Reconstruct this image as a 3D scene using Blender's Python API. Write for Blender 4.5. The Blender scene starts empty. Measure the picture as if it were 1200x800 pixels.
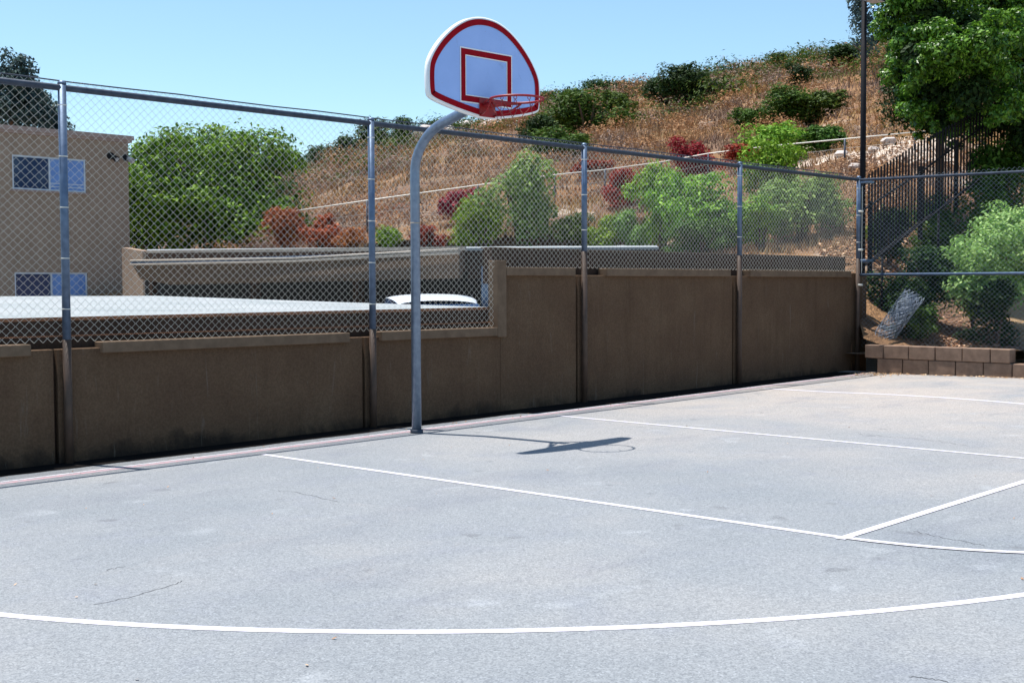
import bpy, bmesh, math, random
import numpy as np
from mathutils import Vector, Matrix
R = math.radians
PI = math.pi
S = bpy.context.scene
COL = S.collection

# ------------------------------------------------------------------ camera
CAMP = np.array([-7.83098, -8.72440, 1.40617])
YAW, PITCH, ROLL, FOC = 0.780878, -0.043800, -0.004209, 1454.88      # FOC in pixels of a 1200 px wide picture
cy, sy, cp, sp = math.cos(YAW), math.sin(YAW), math.cos(PITCH), math.sin(PITCH)
FW = np.array([cy*cp, sy*cp, sp]); R0 = np.array([sy, -cy, 0.0]); U0 = np.cross(R0, FW)
RT = R0*math.cos(ROLL) + U0*math.sin(ROLL)
UP = -R0*math.sin(ROLL) + U0*math.cos(ROLL)
cam_d = bpy.data.cameras.new('camera'); cam = bpy.data.objects.new('camera', cam_d); COL.objects.link(cam)
m = Matrix(((RT[0], UP[0], -FW[0], CAMP[0]), (RT[1], UP[1], -FW[1], CAMP[1]), (RT[2], UP[2], -FW[2], CAMP[2]), (0, 0, 0, 1)))
cam.matrix_world = m
cam_d.sensor_fit = 'HORIZONTAL'; cam_d.sensor_width = 36; cam_d.lens = FOC/1200*36
cam_d.clip_start = 0.05; cam_d.clip_end = 3000
S.camera = cam

# ------------------------------------------------------------------ light
SUN = Vector((-0.0652, 0.2855, 1.0)).normalized()        # towards the sun
W_ = bpy.data.worlds.new('World'); S.world = W_; W_.use_nodes = True
nt = W_.node_tree; bg = nt.nodes['Background']
sky = nt.nodes.new('ShaderNodeTexSky'); sky.sky_type = 'NISHITA'; sky.sun_disc = False
sky.sun_elevation = math.asin(SUN.z); sky.sun_rotation = math.atan2(SUN.x, SUN.y)
sky.altitude = 300; sky.air_density = 1.0; sky.dust_density = 0.6; sky.ozone_density = 1.3
tint = nt.nodes.new('ShaderNodeMix'); tint.data_type = 'RGBA'; tint.blend_type = 'MULTIPLY'; tint.inputs[0].default_value = 1
tint.inputs[7].default_value = (.96, 1.10, 1.10, 1)
nt.links.new(sky.outputs[0], tint.inputs[6]); nt.links.new(tint.outputs[2], bg.inputs[0]); bg.inputs[1].default_value = 0.112
sl = bpy.data.lights.new('sun', 'SUN'); sl.energy = 5.0; sl.angle = R(0.45); sl.color = (1.0, 0.965, 0.91)
so = bpy.data.objects.new('sun', sl); COL.objects.link(so)
so.rotation_euler = SUN.to_track_quat('Z', 'Y').to_euler(); so.location = (0, 0, 30)
S.view_settings.view_transform = 'Standard'; S.view_settings.look = 'None'
S.view_settings.exposure = 0.60; S.view_settings.gamma = 1.0
try:
    S.cycles.max_bounces = 6; S.cycles.transparent_max_bounces = 12
except Exception: pass

# a pixel of the 1200x800 photograph turned into a place
def ray(px, py):
    d = FW*FOC + RT*(px-600) - UP*(py-400); return d/(d@FW)
def D(px, py, d): return CAMP + d*ray(px, py)
def Wy(px, py, y):
    r = ray(px, py); return CAMP + (y-CAMP[1])/r[1]*r
def Xx(px, py, x):
    r = ray(px, py); return CAMP + (x-CAMP[0])/r[0]*r
def gz(x, y): return 0.009675*x - 0.01614*y

# ------------------------------------------------------------------ materials
def srgb(c): return tuple((v/12.92 if v <= .04045 else ((v+.055)/1.055)**2.4) for v in c)
class NT:
    def __init__(s, name):
        s.m = bpy.data.materials.new(name); s.m.use_nodes = True; s.t = s.m.node_tree
        s.b = s.t.nodes['Principled BSDF']; s.L = s.t.links.new
    def n(s, k, **kw):
        x = s.t.nodes.new(k)
        for a, v in kw.items(): setattr(x, a, v)
        return x
    def noise(s, scale, detail=4, rough=.55, vec=None, dist=0):
        x = s.n('ShaderNodeTexNoise'); x.inputs['Scale'].default_value = scale
        x.inputs['Detail'].default_value = detail; x.inputs['Roughness'].default_value = rough; x.inputs['Distortion'].default_value = dist
        if vec is None: vec = s.coord()
        s.L(vec, x.inputs['Vector']); return x.outputs['Fac']
    def coord(s):
        if not hasattr(s, 'tc'): s.tc = s.n('ShaderNodeTexCoord')
        return s.tc.outputs['Object']
    def world(s):
        if not hasattr(s, 'gc'): s.gc = s.n('ShaderNodeNewGeometry')
        return s.gc.outputs['Position']
    def ramp(s, fac, stops):
        x = s.n('ShaderNodeValToRGB'); e = x.color_ramp.elements
        while len(e) < len(stops): e.new(.5)
        for i, (p, c) in enumerate(stops):
            e[i].position = p; e[i].color = (c[0], c[1], c[2], 1) if isinstance(c, (tuple, list)) else (c, c, c, 1)
        s.L(fac, x.inputs[0]); return x.outputs[0]
    def mix(s, a, b, f, mode='MIX'):
        x = s.n('ShaderNodeMix', data_type='RGBA', blend_type=mode)
        for k, v in ((0, f), (6, a), (7, b)):
            if hasattr(v, 'links') or hasattr(v, 'is_linked'): s.L(v, x.inputs[k])
            elif k == 0: x.inputs[0].default_value = v
            else: x.inputs[k].default_value = (v[0], v[1], v[2], 1)
        return x.outputs[2]
    def bump(s, h, strength=.3, dist=.01):
        x = s.n('ShaderNodeBump'); x.inputs['Strength'].default_value = strength; x.inputs['Distance'].default_value = dist
        s.L(h, x.inputs['Height']); s.L(x.outputs[0], s.b.inputs['Normal'])
    def out(s, col, rough=.8, metal=0, spec=.3):
        if isinstance(col, (tuple, list)): s.b.inputs['Base Color'].default_value = (*col, 1)
        else: s.L(col, s.b.inputs['Base Color'])
        if isinstance(rough, (int, float)): s.b.inputs['Roughness'].default_value = rough
        else: s.L(rough, s.b.inputs['Roughness'])
        s.b.inputs['Metallic'].default_value = metal; s.b.inputs['Specular IOR Level'].default_value = spec
        return s.m

def simple(name, c1, c2=None, scale=6, rough=.7, metal=0, spec=.3, bump=0, bscale=60, world=True):
    t = NT(name); v = t.world() if world else t.coord()
    c2 = c2 or tuple(x*.75 for x in c1)
    f = t.noise(scale, 5, .6, v)
    col = t.mix(c1, c2, t.ramp(f, [(.35, 0), (.7, 1)]))
    if bump: t.bump(t.noise(bscale, 3, .6, v), bump, .01)
    return t.out(col, rough, metal, spec)

M = {}
def asphalt():
    t = NT('asphalt'); P = t.world()
    big = t.noise(.35, 4, .6, P); mid = t.noise(1.7, 5, .65, P, .6)
    c = t.ramp(big, [(.32, (.200, .218, .234)), (.5, (.230, .243, .255)), (.68, (.272, .272, .270))])
    # bleached, sandier at the far end of the court
    sx = t.n('ShaderNodeSeparateXYZ'); t.L(P, sx.inputs[0])
    mr = t.n('ShaderNodeMapRange'); mr.inputs[1].default_value = -1.5; mr.inputs[2].default_value = 6.0
    t.L(sx.outputs[0], mr.inputs[0])
    far = t.n('ShaderNodeMath', operation='MULTIPLY'); t.L(mr.outputs[0], far.inputs[0]); t.L(t.ramp(t.noise(.5, 4, .6, P, 1.), [(.35, 0.25), (.6, 1)]), far.inputs[1])
    c = t.mix(c, (.345, .312, .285), far.outputs[0])
    c = t.mix(c, (.20, .215, .25), t.ramp(mid, [(.52, 0), (.75, .45)]))
    # pale scuffs
    c = t.mix(c, (.42, .44, .46), t.ramp(t.noise(2.6, 3, .5, P, .3), [(.64, 0), (.74, .25)]))
    # stretched tyre / water stains
    mp = t.n('ShaderNodeMapping'); mp.inputs['Rotation'].default_value = (0, 0, R(-35)); mp.inputs['Scale'].default_value = (.6, 1.6, 1)
    t.L(P, mp.inputs[0])
    c = t.mix(c, (.15, .16, .19), t.ramp(t.noise(.9, 4, .6, mp.outputs[0], .4), [(.54, 0), (.74, .38)]))
    # aggregate
    vo = t.n('ShaderNodeTexVoronoi'); vo.inputs['Scale'].default_value = 150; t.L(P, vo.inputs['Vector'])
    c = t.mix(c, (.13, .135, .145), t.ramp(t.noise(3.4, 2, .4, P), [(.70, 0), (.76, .5)]))
    c = t.mix(c, (.34, .30, .27), t.ramp(t.noise(.8, 6, .7, P, 1.2), [(.62, 0), (.70, .1)]))
    agg = t.ramp(vo.outputs['Color'], [(.2, (.55, .56, .58)), (.5, (1, 1, 1)), (.82, (1.2, 1.18, 1.16)), (.95, (1.6, 1.6, 1.62))])
    c = t.mix(c, agg, .55, 'MULTIPLY')
    fine = t.noise(45, 3, .7, P)
    c = t.mix(c, t.ramp(fine, [(.3, (.78, .78, .79)), (.7, (1.2, 1.19, 1.18))]), .6, 'MULTIPLY')
    t.bump(fine, .5, .006)
    return t.out(c, .95, 0, .15)
M['asphalt'] = asphalt()
def paint(name, c, wear, cw):
    t = NT(name); P = t.world()
    f = t.ramp(t.noise(30, 5, .7, P), [(wear, 0), (wear+.1, .8)])
    c2 = t.mix(c, tuple(x*.82 for x in c), t.noise(5, 4, .6, P))
    return t.out(t.mix(c2, cw, f), .7, 0, .2)
M['wall_shadow_paint'] = simple('painted wall shadow', (.014, .012, .011), (.009, .008, .008), 6, .95, 0, .05, .3, 60)  # near-black colour standing in for the wall's cast shadow
M['line'] = paint('white line paint', (.66, .635, .71), .54, (.45, .46, .5))
M['line_old'] = paint('worn white paint', (.80, .78, .80), .5, (.40, .40, .43))
M['line_red'] = paint('faded red line paint', (.62, .36, .38), .45, (.40, .40, .43))
M['crack'] = simple('crack filler', (.05, .05, .055), rough=.95)
def sub_(t, a, v):
    x = t.n('ShaderNodeMath', operation='ADD'); t.L(a, x.inputs[0]); x.inputs[1].default_value = v+.30; return x.outputs[0]
def stucco(name, c1, c2, c3, shade_and_streaks=False):
    t = NT(name); P = t.world()
    c = t.ramp(t.noise(2.2, 5, .6, P), [(.3, c1), (.52, c2), (.72, c3)])
    c = t.mix(c, (.62, .60, .58), t.ramp(t.noise(60, 2, .5, P), [(.35, .55), (.65, 0)]), 'MULTIPLY')
    mp = t.n('ShaderNodeMapping'); mp.inputs['Scale'].default_value = (5, 5, .5); t.L(P, mp.inputs[0])
    c = t.mix(c, (.7, .68, .66), t.ramp(t.noise(1.5, 4, .6, mp.outputs[0]), [(.5, 0), (.75, .5)]), 'MULTIPLY')
    if shade_and_streaks:  # shade at the wall foot painted into the colour, plus pale streaks
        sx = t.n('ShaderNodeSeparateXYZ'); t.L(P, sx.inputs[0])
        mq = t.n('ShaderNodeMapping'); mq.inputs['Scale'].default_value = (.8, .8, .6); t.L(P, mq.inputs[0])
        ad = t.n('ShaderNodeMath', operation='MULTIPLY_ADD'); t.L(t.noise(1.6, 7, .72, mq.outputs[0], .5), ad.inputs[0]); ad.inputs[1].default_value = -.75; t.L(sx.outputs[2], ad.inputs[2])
        c = t.mix(c, (.022, .018, .016), t.ramp(sub_(t, ad.outputs[0], .30), [(.16, .85), (.24, .5), (.32, .0)]))  # painted shade with a ragged upper edge
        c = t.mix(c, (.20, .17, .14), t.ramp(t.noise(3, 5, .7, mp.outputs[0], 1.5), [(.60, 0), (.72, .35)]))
    t.bump(t.noise(90, 4, .7, P), .8, .012)
    return t.out(c, .95, 0, .1)
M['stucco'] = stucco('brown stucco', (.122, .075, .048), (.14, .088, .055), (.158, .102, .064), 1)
M['stucco_dark'] = stucco('dark brown fascia', (.055, .036, .027), (.068, .043, .032), (.08, .052, .038))
M['stucco_mid'] = stucco('taupe stucco', (.12, .082, .058), (.135, .093, .066), (.155, .108, .076))
M['ledge'] = simple('brown painted timber cap', (.17, .115, .075), (.12, .08, .052), 8, .8, 0, .2, .2, 40)
M['bldg'] = stucco('beige apartment stucco', (.31, .225, .165), (.335, .245, .182), (.37, .275, .205))
M['bldg_trim'] = simple('pinkish roof trim', (.34, .25, .215), rough=.8)
def roofmat():
    t = NT('pale rolled roofing'); P = t.world()
    c = t.ramp(t.noise(1.2, 5, .65, P), [(.35, (.25, .275, .28)), (.6, (.33, .345, .35))])
    c = t.mix(c, (.42, .48, .5), t.ramp(t.noise(9, 4, .7, P), [(.6, 0), (.75, .6)]))
    return t.out(c, .9, 0, .1)
M['roof'] = roofmat()
M['white_metal'] = simple('pale tan edge flashing', (.40, .34, .28), (.30, .25, .20), 5, .5)
M['dark'] = simple('painted interior shade', (.03, .026, .024), rough=.9)  # shade of the interior put into a near-black colour
M['galv'] = simple('galvanised steel', (.135, .19, .28), (.08, .12, .19), 14, .5, .55, .5, .1, 80)
M['galv_rail'] = simple('galvanised rail', (.065, .08, .11), (.03, .04, .06), 14, .6, .4, .4)
M['hoop_pole'] = simple('galvanised pole steel', (.22, .28, .37), (.15, .20, .28), 20, .4, .6, .5, .08, 90)
M['wire'] = simple('galvanised wire', (.80, .77, .69), (.62, .59, .52), 25, .5, .1, .5)
M['wire_blue'] = simple('bluish galvanised wire', (.40, .46, .55), (.3, .36, .44), 25, .5, .1, .5)
M['postbrown'] = simple('brown painted post', (.085, .055, .04), (.06, .04, .03), 10, .6, 0, .3)
M['rust'] = simple('rusty steel clamp', (.30, .13, .06), (.16, .08, .05), 20, .8, .1)
M['black_steel'] = simple('black painted steel', (.014, .015, .018), (.02, .02, .022), 10, .7, 0, .1)
M['lamp_steel'] = simple('dark bronze pole', (.008, .008, .011), (.014, .014, .017), 10, .7, 0, .1)
def boardmat():
    t = NT('weathered white enamel with painted sky tint'); P = t.world()
    c = t.mix((.37, .54, .93), (.32, .48, .86), t.ramp(t.noise(3, 5, .6, P), [(.35, 0), (.7, 1)]))  # white face, with the sky's blue in its shade put into the colour
    c = t.mix(c, (.22, .30, .50), t.ramp(t.noise(5.5, 6, .7, P, .8), [(.58, 0), (.72, .5)]))
    c = t.mix(c, (.24, .17, .16), t.ramp(t.noise(38, 3, .6, P), [(.70, 0), (.76, .7)]))
    return t.out(c, .5, 0, .15)
M['board'] = boardmat()
M['board_plain'] = simple('white enamel with painted sky tint', (.37, .54, .93), (.33, .50, .90), 3, .5, 0, .15)  # white enamel, blue skylight put into the colour
M['board_shell'] = simple('white steel shell', (.86, .87, .88), (.78, .80, .80), 6, .4, 0, .4)
M['red'] = simple('dark red enamel', (.33, .004, .012), (.25, .004, .012), 12, .7, 0, .08)
M['rim'] = simple('red rim enamel', (.34, .008, .012), (.22, .01, .014), 25, .45, 0, .4)
M['net'] = simple('dirty red cord', (.30, .05, .05), (.18, .08, .07), 40, .9)
M['block'] = simple('brown concrete block', (.27, .18, .13), (.18, .12, .088), 9, .95, 0, .1, .6, 70)
M['block_top'] = simple('pale block cap dust', (.55, .46, .38), rough=.95)
M['glass'] = simple('window glass', (.02, .035, .09), (.03, .05, .12), 1, .08, 0, .9)
M['blind'] = simple('pale blue blind', (.16, .28, .56), (.12, .22, .48), 3, .5)
M['frame'] = simple('aluminium window frame', (.55, .60, .68), rough=.4, metal=.3)
M['car_paint'] = simple('silver white car paint', (.72, .77, .82), (.68, .73, .78), 2, .25, .1, .5)
M['car_glass'] = simple('car glass', (.03, .06, .13), rough=.05, spec=.8)
M['rubber'] = simple('rubber', (.02, .02, .02), rough=.8)
M['lens'] = simple('flood lamp lens', (.35, .36, .38), rough=.2)
M['bark'] = simple('bark', (.14, .10, .075), (.08, .055, .04), 12, .95, 0, .1, .6, 30)
M['rock'] = simple('pale sandstone', (.62, .55, .50), (.42, .36, .34), 2.5, .95, 0, .1, .8, 6)

def leafmat(name, c1, c2, c3, trans=.25, rough=.6, spec=.15):
    t = NT(name)
    g = t.n('ShaderNodeNewGeometry')
    c = t.ramp(g.outputs['Random Per Island'], [(0, c1), (.5, c2), (1, c3)])
    oi = t.n('ShaderNodeObjectInfo')
    hsv = t.n('ShaderNodeHueSaturation')
    mr = t.n('ShaderNodeMapRange'); mr.inputs[3].default_value = .475; mr.inputs[4].default_value = .52
    mv = t.n('ShaderNodeMapRange'); mv.inputs[3].default_value = .8; mv.inputs[4].default_value = 1.2
    t.L(oi.outputs['Random'], mr.inputs[0]); t.L(mr.outputs[0], hsv.inputs['Hue'])
    t.L(oi.outputs['Random'], mv.inputs[0]); t.L(mv.outputs[0], hsv.inputs['Value'])
    t.L(c, hsv.inputs['Color'])
    t.out(hsv.outputs[0], rough, 0, spec)
    tr = t.n('ShaderNodeBsdfTranslucent'); t.L(hsv.outputs[0], tr.inputs['Color'])
    mx = t.n('ShaderNodeMixShader'); mx.inputs[0].default_value = trans
    t.L(t.b.outputs[0], mx.inputs[1]); t.L(tr.outputs[0], mx.inputs[2])
    t.L(mx.outputs[0], t.t.nodes['Material Output'].inputs[0])
    return t.m
M['leaf_bright'] = leafmat('bright green leaf', (.06, .14, .012), (.15, .28, .022), (.30, .46, .05))
M['leaf_grey'] = leafmat('grey green leaf', (.08, .14, .035), (.17, .27, .06), (.30, .42, .11))
M['leaf_mid'] = leafmat('mid green leaf', (.022, .055, .010), (.05, .11, .014), (.10, .18, .025))
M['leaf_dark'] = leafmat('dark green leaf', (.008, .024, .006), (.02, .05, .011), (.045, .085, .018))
M['leaf_big'] = leafmat('glossy tree leaf', (.022, .07, .007), (.07, .18, .014), (.22, .42, .045), .32, .4, .4)
M['leaf_pine'] = leafmat('yellow green tree leaf', (.025, .06, .005), (.085, .165, .010), (.24, .36, .02))
M['leaf_blue'] = leafmat('blue grey eucalyptus leaf', (.025, .05, .06), (.05, .09, .09), (.11, .17, .14), .15)
M['leaf_pale'] = leafmat('pale fresh leaf', (.11, .22, .05), (.24, .42, .11), (.45, .62, .24), .3)
M['leaf_red'] = leafmat('red leaf', (.15, .015, .010), (.28, .03, .018), (.42, .07, .035))
M['leaf_rust'] = leafmat('rust brown leaf', (.16, .04, .018), (.30, .075, .025), (.46, .15, .05))
M['leaf_dry'] = leafmat('dry twig', (.23, .125, .055), (.38, .22, .10), (.54, .34, .16), .15, .9, .1)
M['leaf_dry2'] = leafmat('grey dry twig', (.16, .11, .085), (.23, .16, .125), (.31, .22, .17), .1, .9, .1)
M['leaf_brown'] = leafmat('brown twig', (.08, .045, .025), (.15, .085, .045), (.25, .15, .07), .1, .9, .1)
M['litter'] = leafmat('leaf litter', (.22, .11, .06), (.42, .25, .14), (.62, .45, .30), .1, .9, .1)
def grassmat():
    t = NT('dry grass'); g = t.n('ShaderNodeNewGeometry')
    a = t.ramp(g.outputs['Random Per Island'], [(0, (.27, .145, .055)), (.5, (.47, .28, .11)), (1, (.70, .48, .21))])
    b = t.ramp(g.outputs['Random Per Island'], [(0, (.14, .088, .065)), (.5, (.25, .16, .12)), (1, (.40, .27, .20))])
    f = t.ramp(t.noise(.16, 4, .6, t.world(), .5), [(.42, 0), (.58, 1)])
    return t.out(t.mix(a, b, f), .9, 0, .1)
M['grass'] = grassmat()
def hillmat():
    t = NT('dry hillside earth'); P = t.world()
    c = t.ramp(t.noise(.12, 6, .65, P, .6), [(.3, (.23, .12, .06)), (.45, (.34, .195, .10)), (.55, (.22, .135, .095)), (.7, (.42, .28, .16))])
    c = t.mix(c, (.60, .50, .40), t.ramp(t.noise(.5, 5, .7, P, .3), [(.57, 0), (.68, .8)]))
    mg = t.n('ShaderNodeMapping'); mg.inputs['Rotation'].default_value = (0, 0, R(40)); mg.inputs['Scale'].default_value = (.25, 1.6, 1); t.L(P, mg.inputs[0])
    c = t.mix(c, (.17, .11, .07), t.ramp(t.noise(.8, 5, .65, mg.outputs[0], .8), [(.56, 0), (.64, .7)]))
    c = t.mix(c, (.16, .10, .07), t.ramp(t.noise(1.8, 5, .7, P), [(.52, 0), (.7, .7)]))
    t.bump(t.noise(2.5, 6, .7, P), .9, .4)
    return t.out(c, .97, 0, .05)
M['hill'] = hillmat()
M['pale_earth'] = simple('pale stony earth', (.62, .52, .43), (.36, .28, .22), 2.2, .97, 0, .05, .9, 9)
M['earth'] = simple('bare earth', (.36, .26, .18), (.24, .16, .11), 1.5, .97, 0, .05, .8, 8)
M['drive'] = simple('driveway concrete', (.36, .36, .35), (.28, .28, .28), 2, .9)

# ------------------------------------------------------------------ builders
def link(name, mesh, mat, parent=None, loc=None):
    o = bpy.data.objects.new(name, mesh); COL.objects.link(o)
    if mat is not None and not mesh.materials: mesh.materials.append(mat)
    if parent is not None: o.parent = parent
    if loc is not None: o.location = loc
    return o
def tag(o, label=None, cat=None, group=None, kind=None):
    if label: o['label'] = label
    if cat: o['category'] = cat
    if group: o['group'] = group
    if kind: o['kind'] = kind
    return o
def empty(name, loc, label, cat, group=None):
    o = bpy.data.objects.new(name, None); COL.objects.link(o); o.location = loc
    o.empty_display_size = .2
    return tag(o, label, cat, group)
def mesh_np(name, V, F, smooth=False):
    me = bpy.data.meshes.new(name)
    V = np.asarray(V, dtype=np.float32); F = np.asarray(F, dtype=np.int32)
    n, k = F.shape
    me.vertices.add(len(V)); me.vertices.foreach_set('co', V.ravel())
    me.loops.add(n*k); me.loops.foreach_set('vertex_index', F.ravel())
    me.polygons.add(n); me.polygons.foreach_set('loop_start', np.arange(n, dtype=np.int32)*k)
    try: me.polygons.foreach_set('loop_total', np.full(n, k, dtype=np.int32))
    except Exception: pass
    me.update(calc_edges=True); me.validate()
    if smooth: me.polygons.foreach_set('use_smooth', np.ones(n, dtype=bool))
    return me
class MB:
    def __init__(s): s.bm = bmesh.new()
    def box(s, a, b, bev=0, rot=None):
        a, b = Vector(a), Vector(b); c = (a+b)/2; d = b-a
        r = bmesh.ops.create_cube(s.bm, size=1)
        vs = r['verts']
        for v in vs: v.co = Vector((v.co.x*d.x, v.co.y*d.y, v.co.z*d.z))
        if rot is not None:
            for v in vs: v.co = rot @ v.co
        for v in vs: v.co += c
        if bev:
            es = list({e for v in vs for e in v.link_edges})
            bmesh.ops.bevel(s.bm, geom=es, offset=bev, segments=1, affect='EDGES')
        return s
    def tube(s, pts, r, n=10, cap=True, closed=False):
        pts = [Vector(p) for p in pts]; rs = r if isinstance(r, (list, tuple)) else [r]*len(pts)
        rings = []; prev = None
        N = len(pts)
        for i, p in enumerate(pts):
            if closed: t = pts[(i+1) % N]-pts[i-1]
            elif i == 0: t = pts[1]-p
            elif i == N-1: t = p-pts[i-1]
            else: t = (pts[i+1]-p).normalized()+(p-pts[i-1]).normalized()
            t.normalize()
            if prev is None: a = t.orthogonal().normalized()
            else: a = (prev - t*prev.dot(t)).normalized()
            prev = a; b = t.cross(a)
            rings.append([s.bm.verts.new(p+(a*math.cos(2*PI*k/n)+b*math.sin(2*PI*k/n))*rs[i]) for k in range(n)])
        seq = list(range(N-1)) + ([N-1] if closed else [])
        for i in seq:
            A, B = rings[i], rings[(i+1) % N]
            for k in range(n):
                f = s.bm.faces.new((A[k], A[(k+1) % n], B[(k+1) % n], B[k])); f.smooth = n > 5
        if cap and not closed:
            s.bm.faces.new(rings[0][::-1]); s.bm.faces.new(rings[-1])
        return s
    def poly_prism(s, pts, off):
        A = [s.bm.verts.new(Vector(p)) for p in pts]; B = [s.bm.verts.new(Vector(p)+Vector(off)) for p in pts]
        n = len(pts)
        s.bm.faces.new(A); s.bm.faces.new(B[::-1])
        for i in range(n): s.bm.faces.new((A[i], B[i], B[(i+1) % n], A[(i+1) % n]))
        return s
    def face(s, pts):
        s.bm.faces.new([s.bm.verts.new(Vector(p)) for p in pts]); return s
    def build(s, name, mat, parent=None, loc=None):
        bmesh.ops.recalc_face_normals(s.bm, faces=s.bm.faces)
        me = bpy.data.meshes.new(name); s.bm.to_mesh(me); s.bm.free()
        return link(name, me, mat, parent, loc)

# ------------------------------------------------------------------ court ground
def ground_strip(name, pts, w, h, mat, closed=False):
    """flat stripe laid h above the court along pts (x,y)"""
    V = []; F = []
    P = [np.array(p, float) for p in pts]
    for i, p in enumerate(P):
        a = P[max(i-1, 0)]; b = P[min(i+1, len(P)-1)]
        t = (b-a)/np.linalg.norm(b-a); n = np.array([-t[1], t[0]])*w/2
        for q in (p+n, p-n): V.append((q[0], q[1], gz(q[0], q[1])+h))
    for i in range(len(P)-1): F.append((2*i, 2*i+1, 2*i+3, 2*i+2))
    return tag(link(name, mesh_np(name, V, F), mat), kind='structure')
def court():
    xs = np.linspace(-30, 9.7, 12); ys = np.linspace(-40, 1.45, 12)
    V = [(x, y, gz(x, y)) for y in ys for x in xs]
    F = [(j*12+i, j*12+i+1, (j+1)*12+i+1, (j+1)*12+i) for j in range(11) for i in range(11)]
    tag(link('court_ground', mesh_np('court_ground', V, F), M['asphalt']), kind='structure')
court()
mb = MB(); mb.face([(-900, -900, -1.3), (900, -900, -1.3), (900, 900, -1.3), (-900, 900, -1.3)])
tag(mb.build('ground', M['earth']), kind='structure')
mb = MB(); mb.face([(9.6, -40, .35), (60, -40, .35), (60, 1.3, .35), (9.6, 1.3, .35)])
tag(mb.build('planter_earth', M['earth']), kind='structure')
mb = MB(); mb.box((-14, 1.46, -.5), (20, 32, -.2)); tag(mb.build('driveway', M['drive']), kind='structure')

seg = lambda a, b, n=12: [(a[0]+(b[0]-a[0])*i/n, a[1]+(b[1]-a[1])*i/n) for i in range(n+1)]
ground_strip('baseline_marking', seg((-14, .385), (9.2, .66), 30), .085, .001, M['line_red'])
ground_strip('baseline_edge_marking', seg((-14, .46), (9.2, .735), 30), .035, .0016, M['line_old'])
ground_strip('lane_marking', seg((-1.80, .26), (-1.945, -5.37)), .052, .003, M['line'])
ground_strip('lane_marking', seg((2.02, .35), (1.50, -5.35)), .046, .003, M['line'])
ground_strip('free_throw_marking', seg((-1.99, -5.37), (1.54, -5.33)), .058, .004, M['line'])
ground_strip('free_throw_circle_marking', [(-.02-1.925*math.cos(a), -5.37-1.925*math.sin(a)) for a in np.linspace(0, PI, 40)], .050, .005, M['line'])
ground_strip('three_point_marking', [(6.15, .45), (6.06, -.6)]+[(6.10*math.cos(a), -1.035-6.10*math.sin(a)) for a in np.linspace(.02, PI, 90)]+[(-6.12, .4)], .058, .002, M['line'])
# second, fainter far line end
rc = random.Random(5)
def crack(px):
    pts = []
    for i in range(len(px)-1):
        for k in range(8):
            f = k/8; x = px[i][0]*(1-f)+px[i+1][0]*f; y = px[i][1]*(1-f)+px[i+1][1]*f
            r = ray(x, y+rc.uniform(-.7, .7)); t = -(CAMP[2]-gz(CAMP[0], CAMP[1]))/(r[2]-gz(r[0], r[1])); g = CAMP+t*r
            pts.append((g[0], g[1]))
    ground_strip('pavement_crack', pts, .004, .001, M['crack'])
crack([(110, 708), (150, 700), (200, 686), (215, 680)]); crack([(125, 668), (150, 662)])
crack([(1005, 508), (1050, 512), (1100, 517), (1140, 523)]); crack([(1070, 622), (1110, 631), (1160, 640)])
crack([(1065, 792), (1085, 794), (1115, 799)]); crack([(326, 575), (350, 577), (405, 590)])

def gutter():  # flat dark strip that paints the wall's shadow onto the ground
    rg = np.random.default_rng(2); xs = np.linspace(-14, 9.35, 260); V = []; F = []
    e = np.where(xs < 2, .84, .73)+.02*np.sin(xs*1.1)+.012*np.sin(xs*4.3)+rg.normal(0, .006, len(xs))  # front edge follows the wall shadow, slightly ragged
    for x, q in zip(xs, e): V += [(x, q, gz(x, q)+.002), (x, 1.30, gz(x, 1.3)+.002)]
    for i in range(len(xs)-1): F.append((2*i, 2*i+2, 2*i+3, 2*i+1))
    tag(link('wall_shadow_strip', mesh_np('wall_shadow_strip', V, F), M['wall_shadow_paint']), kind='structure')
gutter()  # the painted wall shadow strip, not a gutter
# ------------------------------------------------------------------ wall
WALL = 1.225
wall = empty('court_wall', (0, WALL, 0), 'long brown stucco wall along the court with stepped top and timber caps', 'wall')
def wl(p): return (p[0], p[1]-WALL, p[2])
def wbox(name, a, b, mat, bev=0):
    mb = MB(); mb.box(wl(a), wl(b), bev); return mb.build(name, mat, wall)
posts_x = [-6.34, -3.105, .145, 3.40, 6.65, 9.90]
ZL, ZR, XS = .905, 1.545, 2.02
edges = [-14, -6.40, -3.165, .085, XS, 3.34, 6.59, 9.84]
for i in range(len(edges)-1):
    x0, x1 = edges[i], edges[i+1]
    g0 = 0; g1 = .035 if edges[i+1] != XS else 0
    zt = ZL if x1 <= XS else ZR
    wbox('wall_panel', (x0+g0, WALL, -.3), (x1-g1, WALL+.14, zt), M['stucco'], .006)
wbox('wall_backing', (-14, WALL+.06, -.3), (XS-.02, WALL+.20, ZL-.04), M['stucco_dark'])
wbox('wall_backing', (XS+.01, WALL+.06, -.3), (9.8, WALL+.20, ZR-.04), M['stucco_dark'])
wbox('wall_end', (9.845, WALL+.02, -.3), (10.3, WALL+.2, 1.60), M['stucco'])
cl = [(-14, -6.6), (-6.1, -3.41), (-2.79, -.15), (.26, 1.93)]
for a, b in cl: wbox('timber_cap', (a, WALL-.055, ZL-.045), (b, WALL+.10, ZL+.05), M['ledge'], .006)
for a, b in [(2.075, 3.24), (3.82, 6.44), (6.92, 9.69)]:
    wbox('timber_cap', (a, WALL-.055, ZR-.01), (b, WALL+.10, ZR+.085), M['ledge'], .006)
wbox('timber_upright', (XS-.09, WALL-.058, ZL-.06), (XS+.05, WALL+.10, 1.705), M['ledge'], .006)
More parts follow.
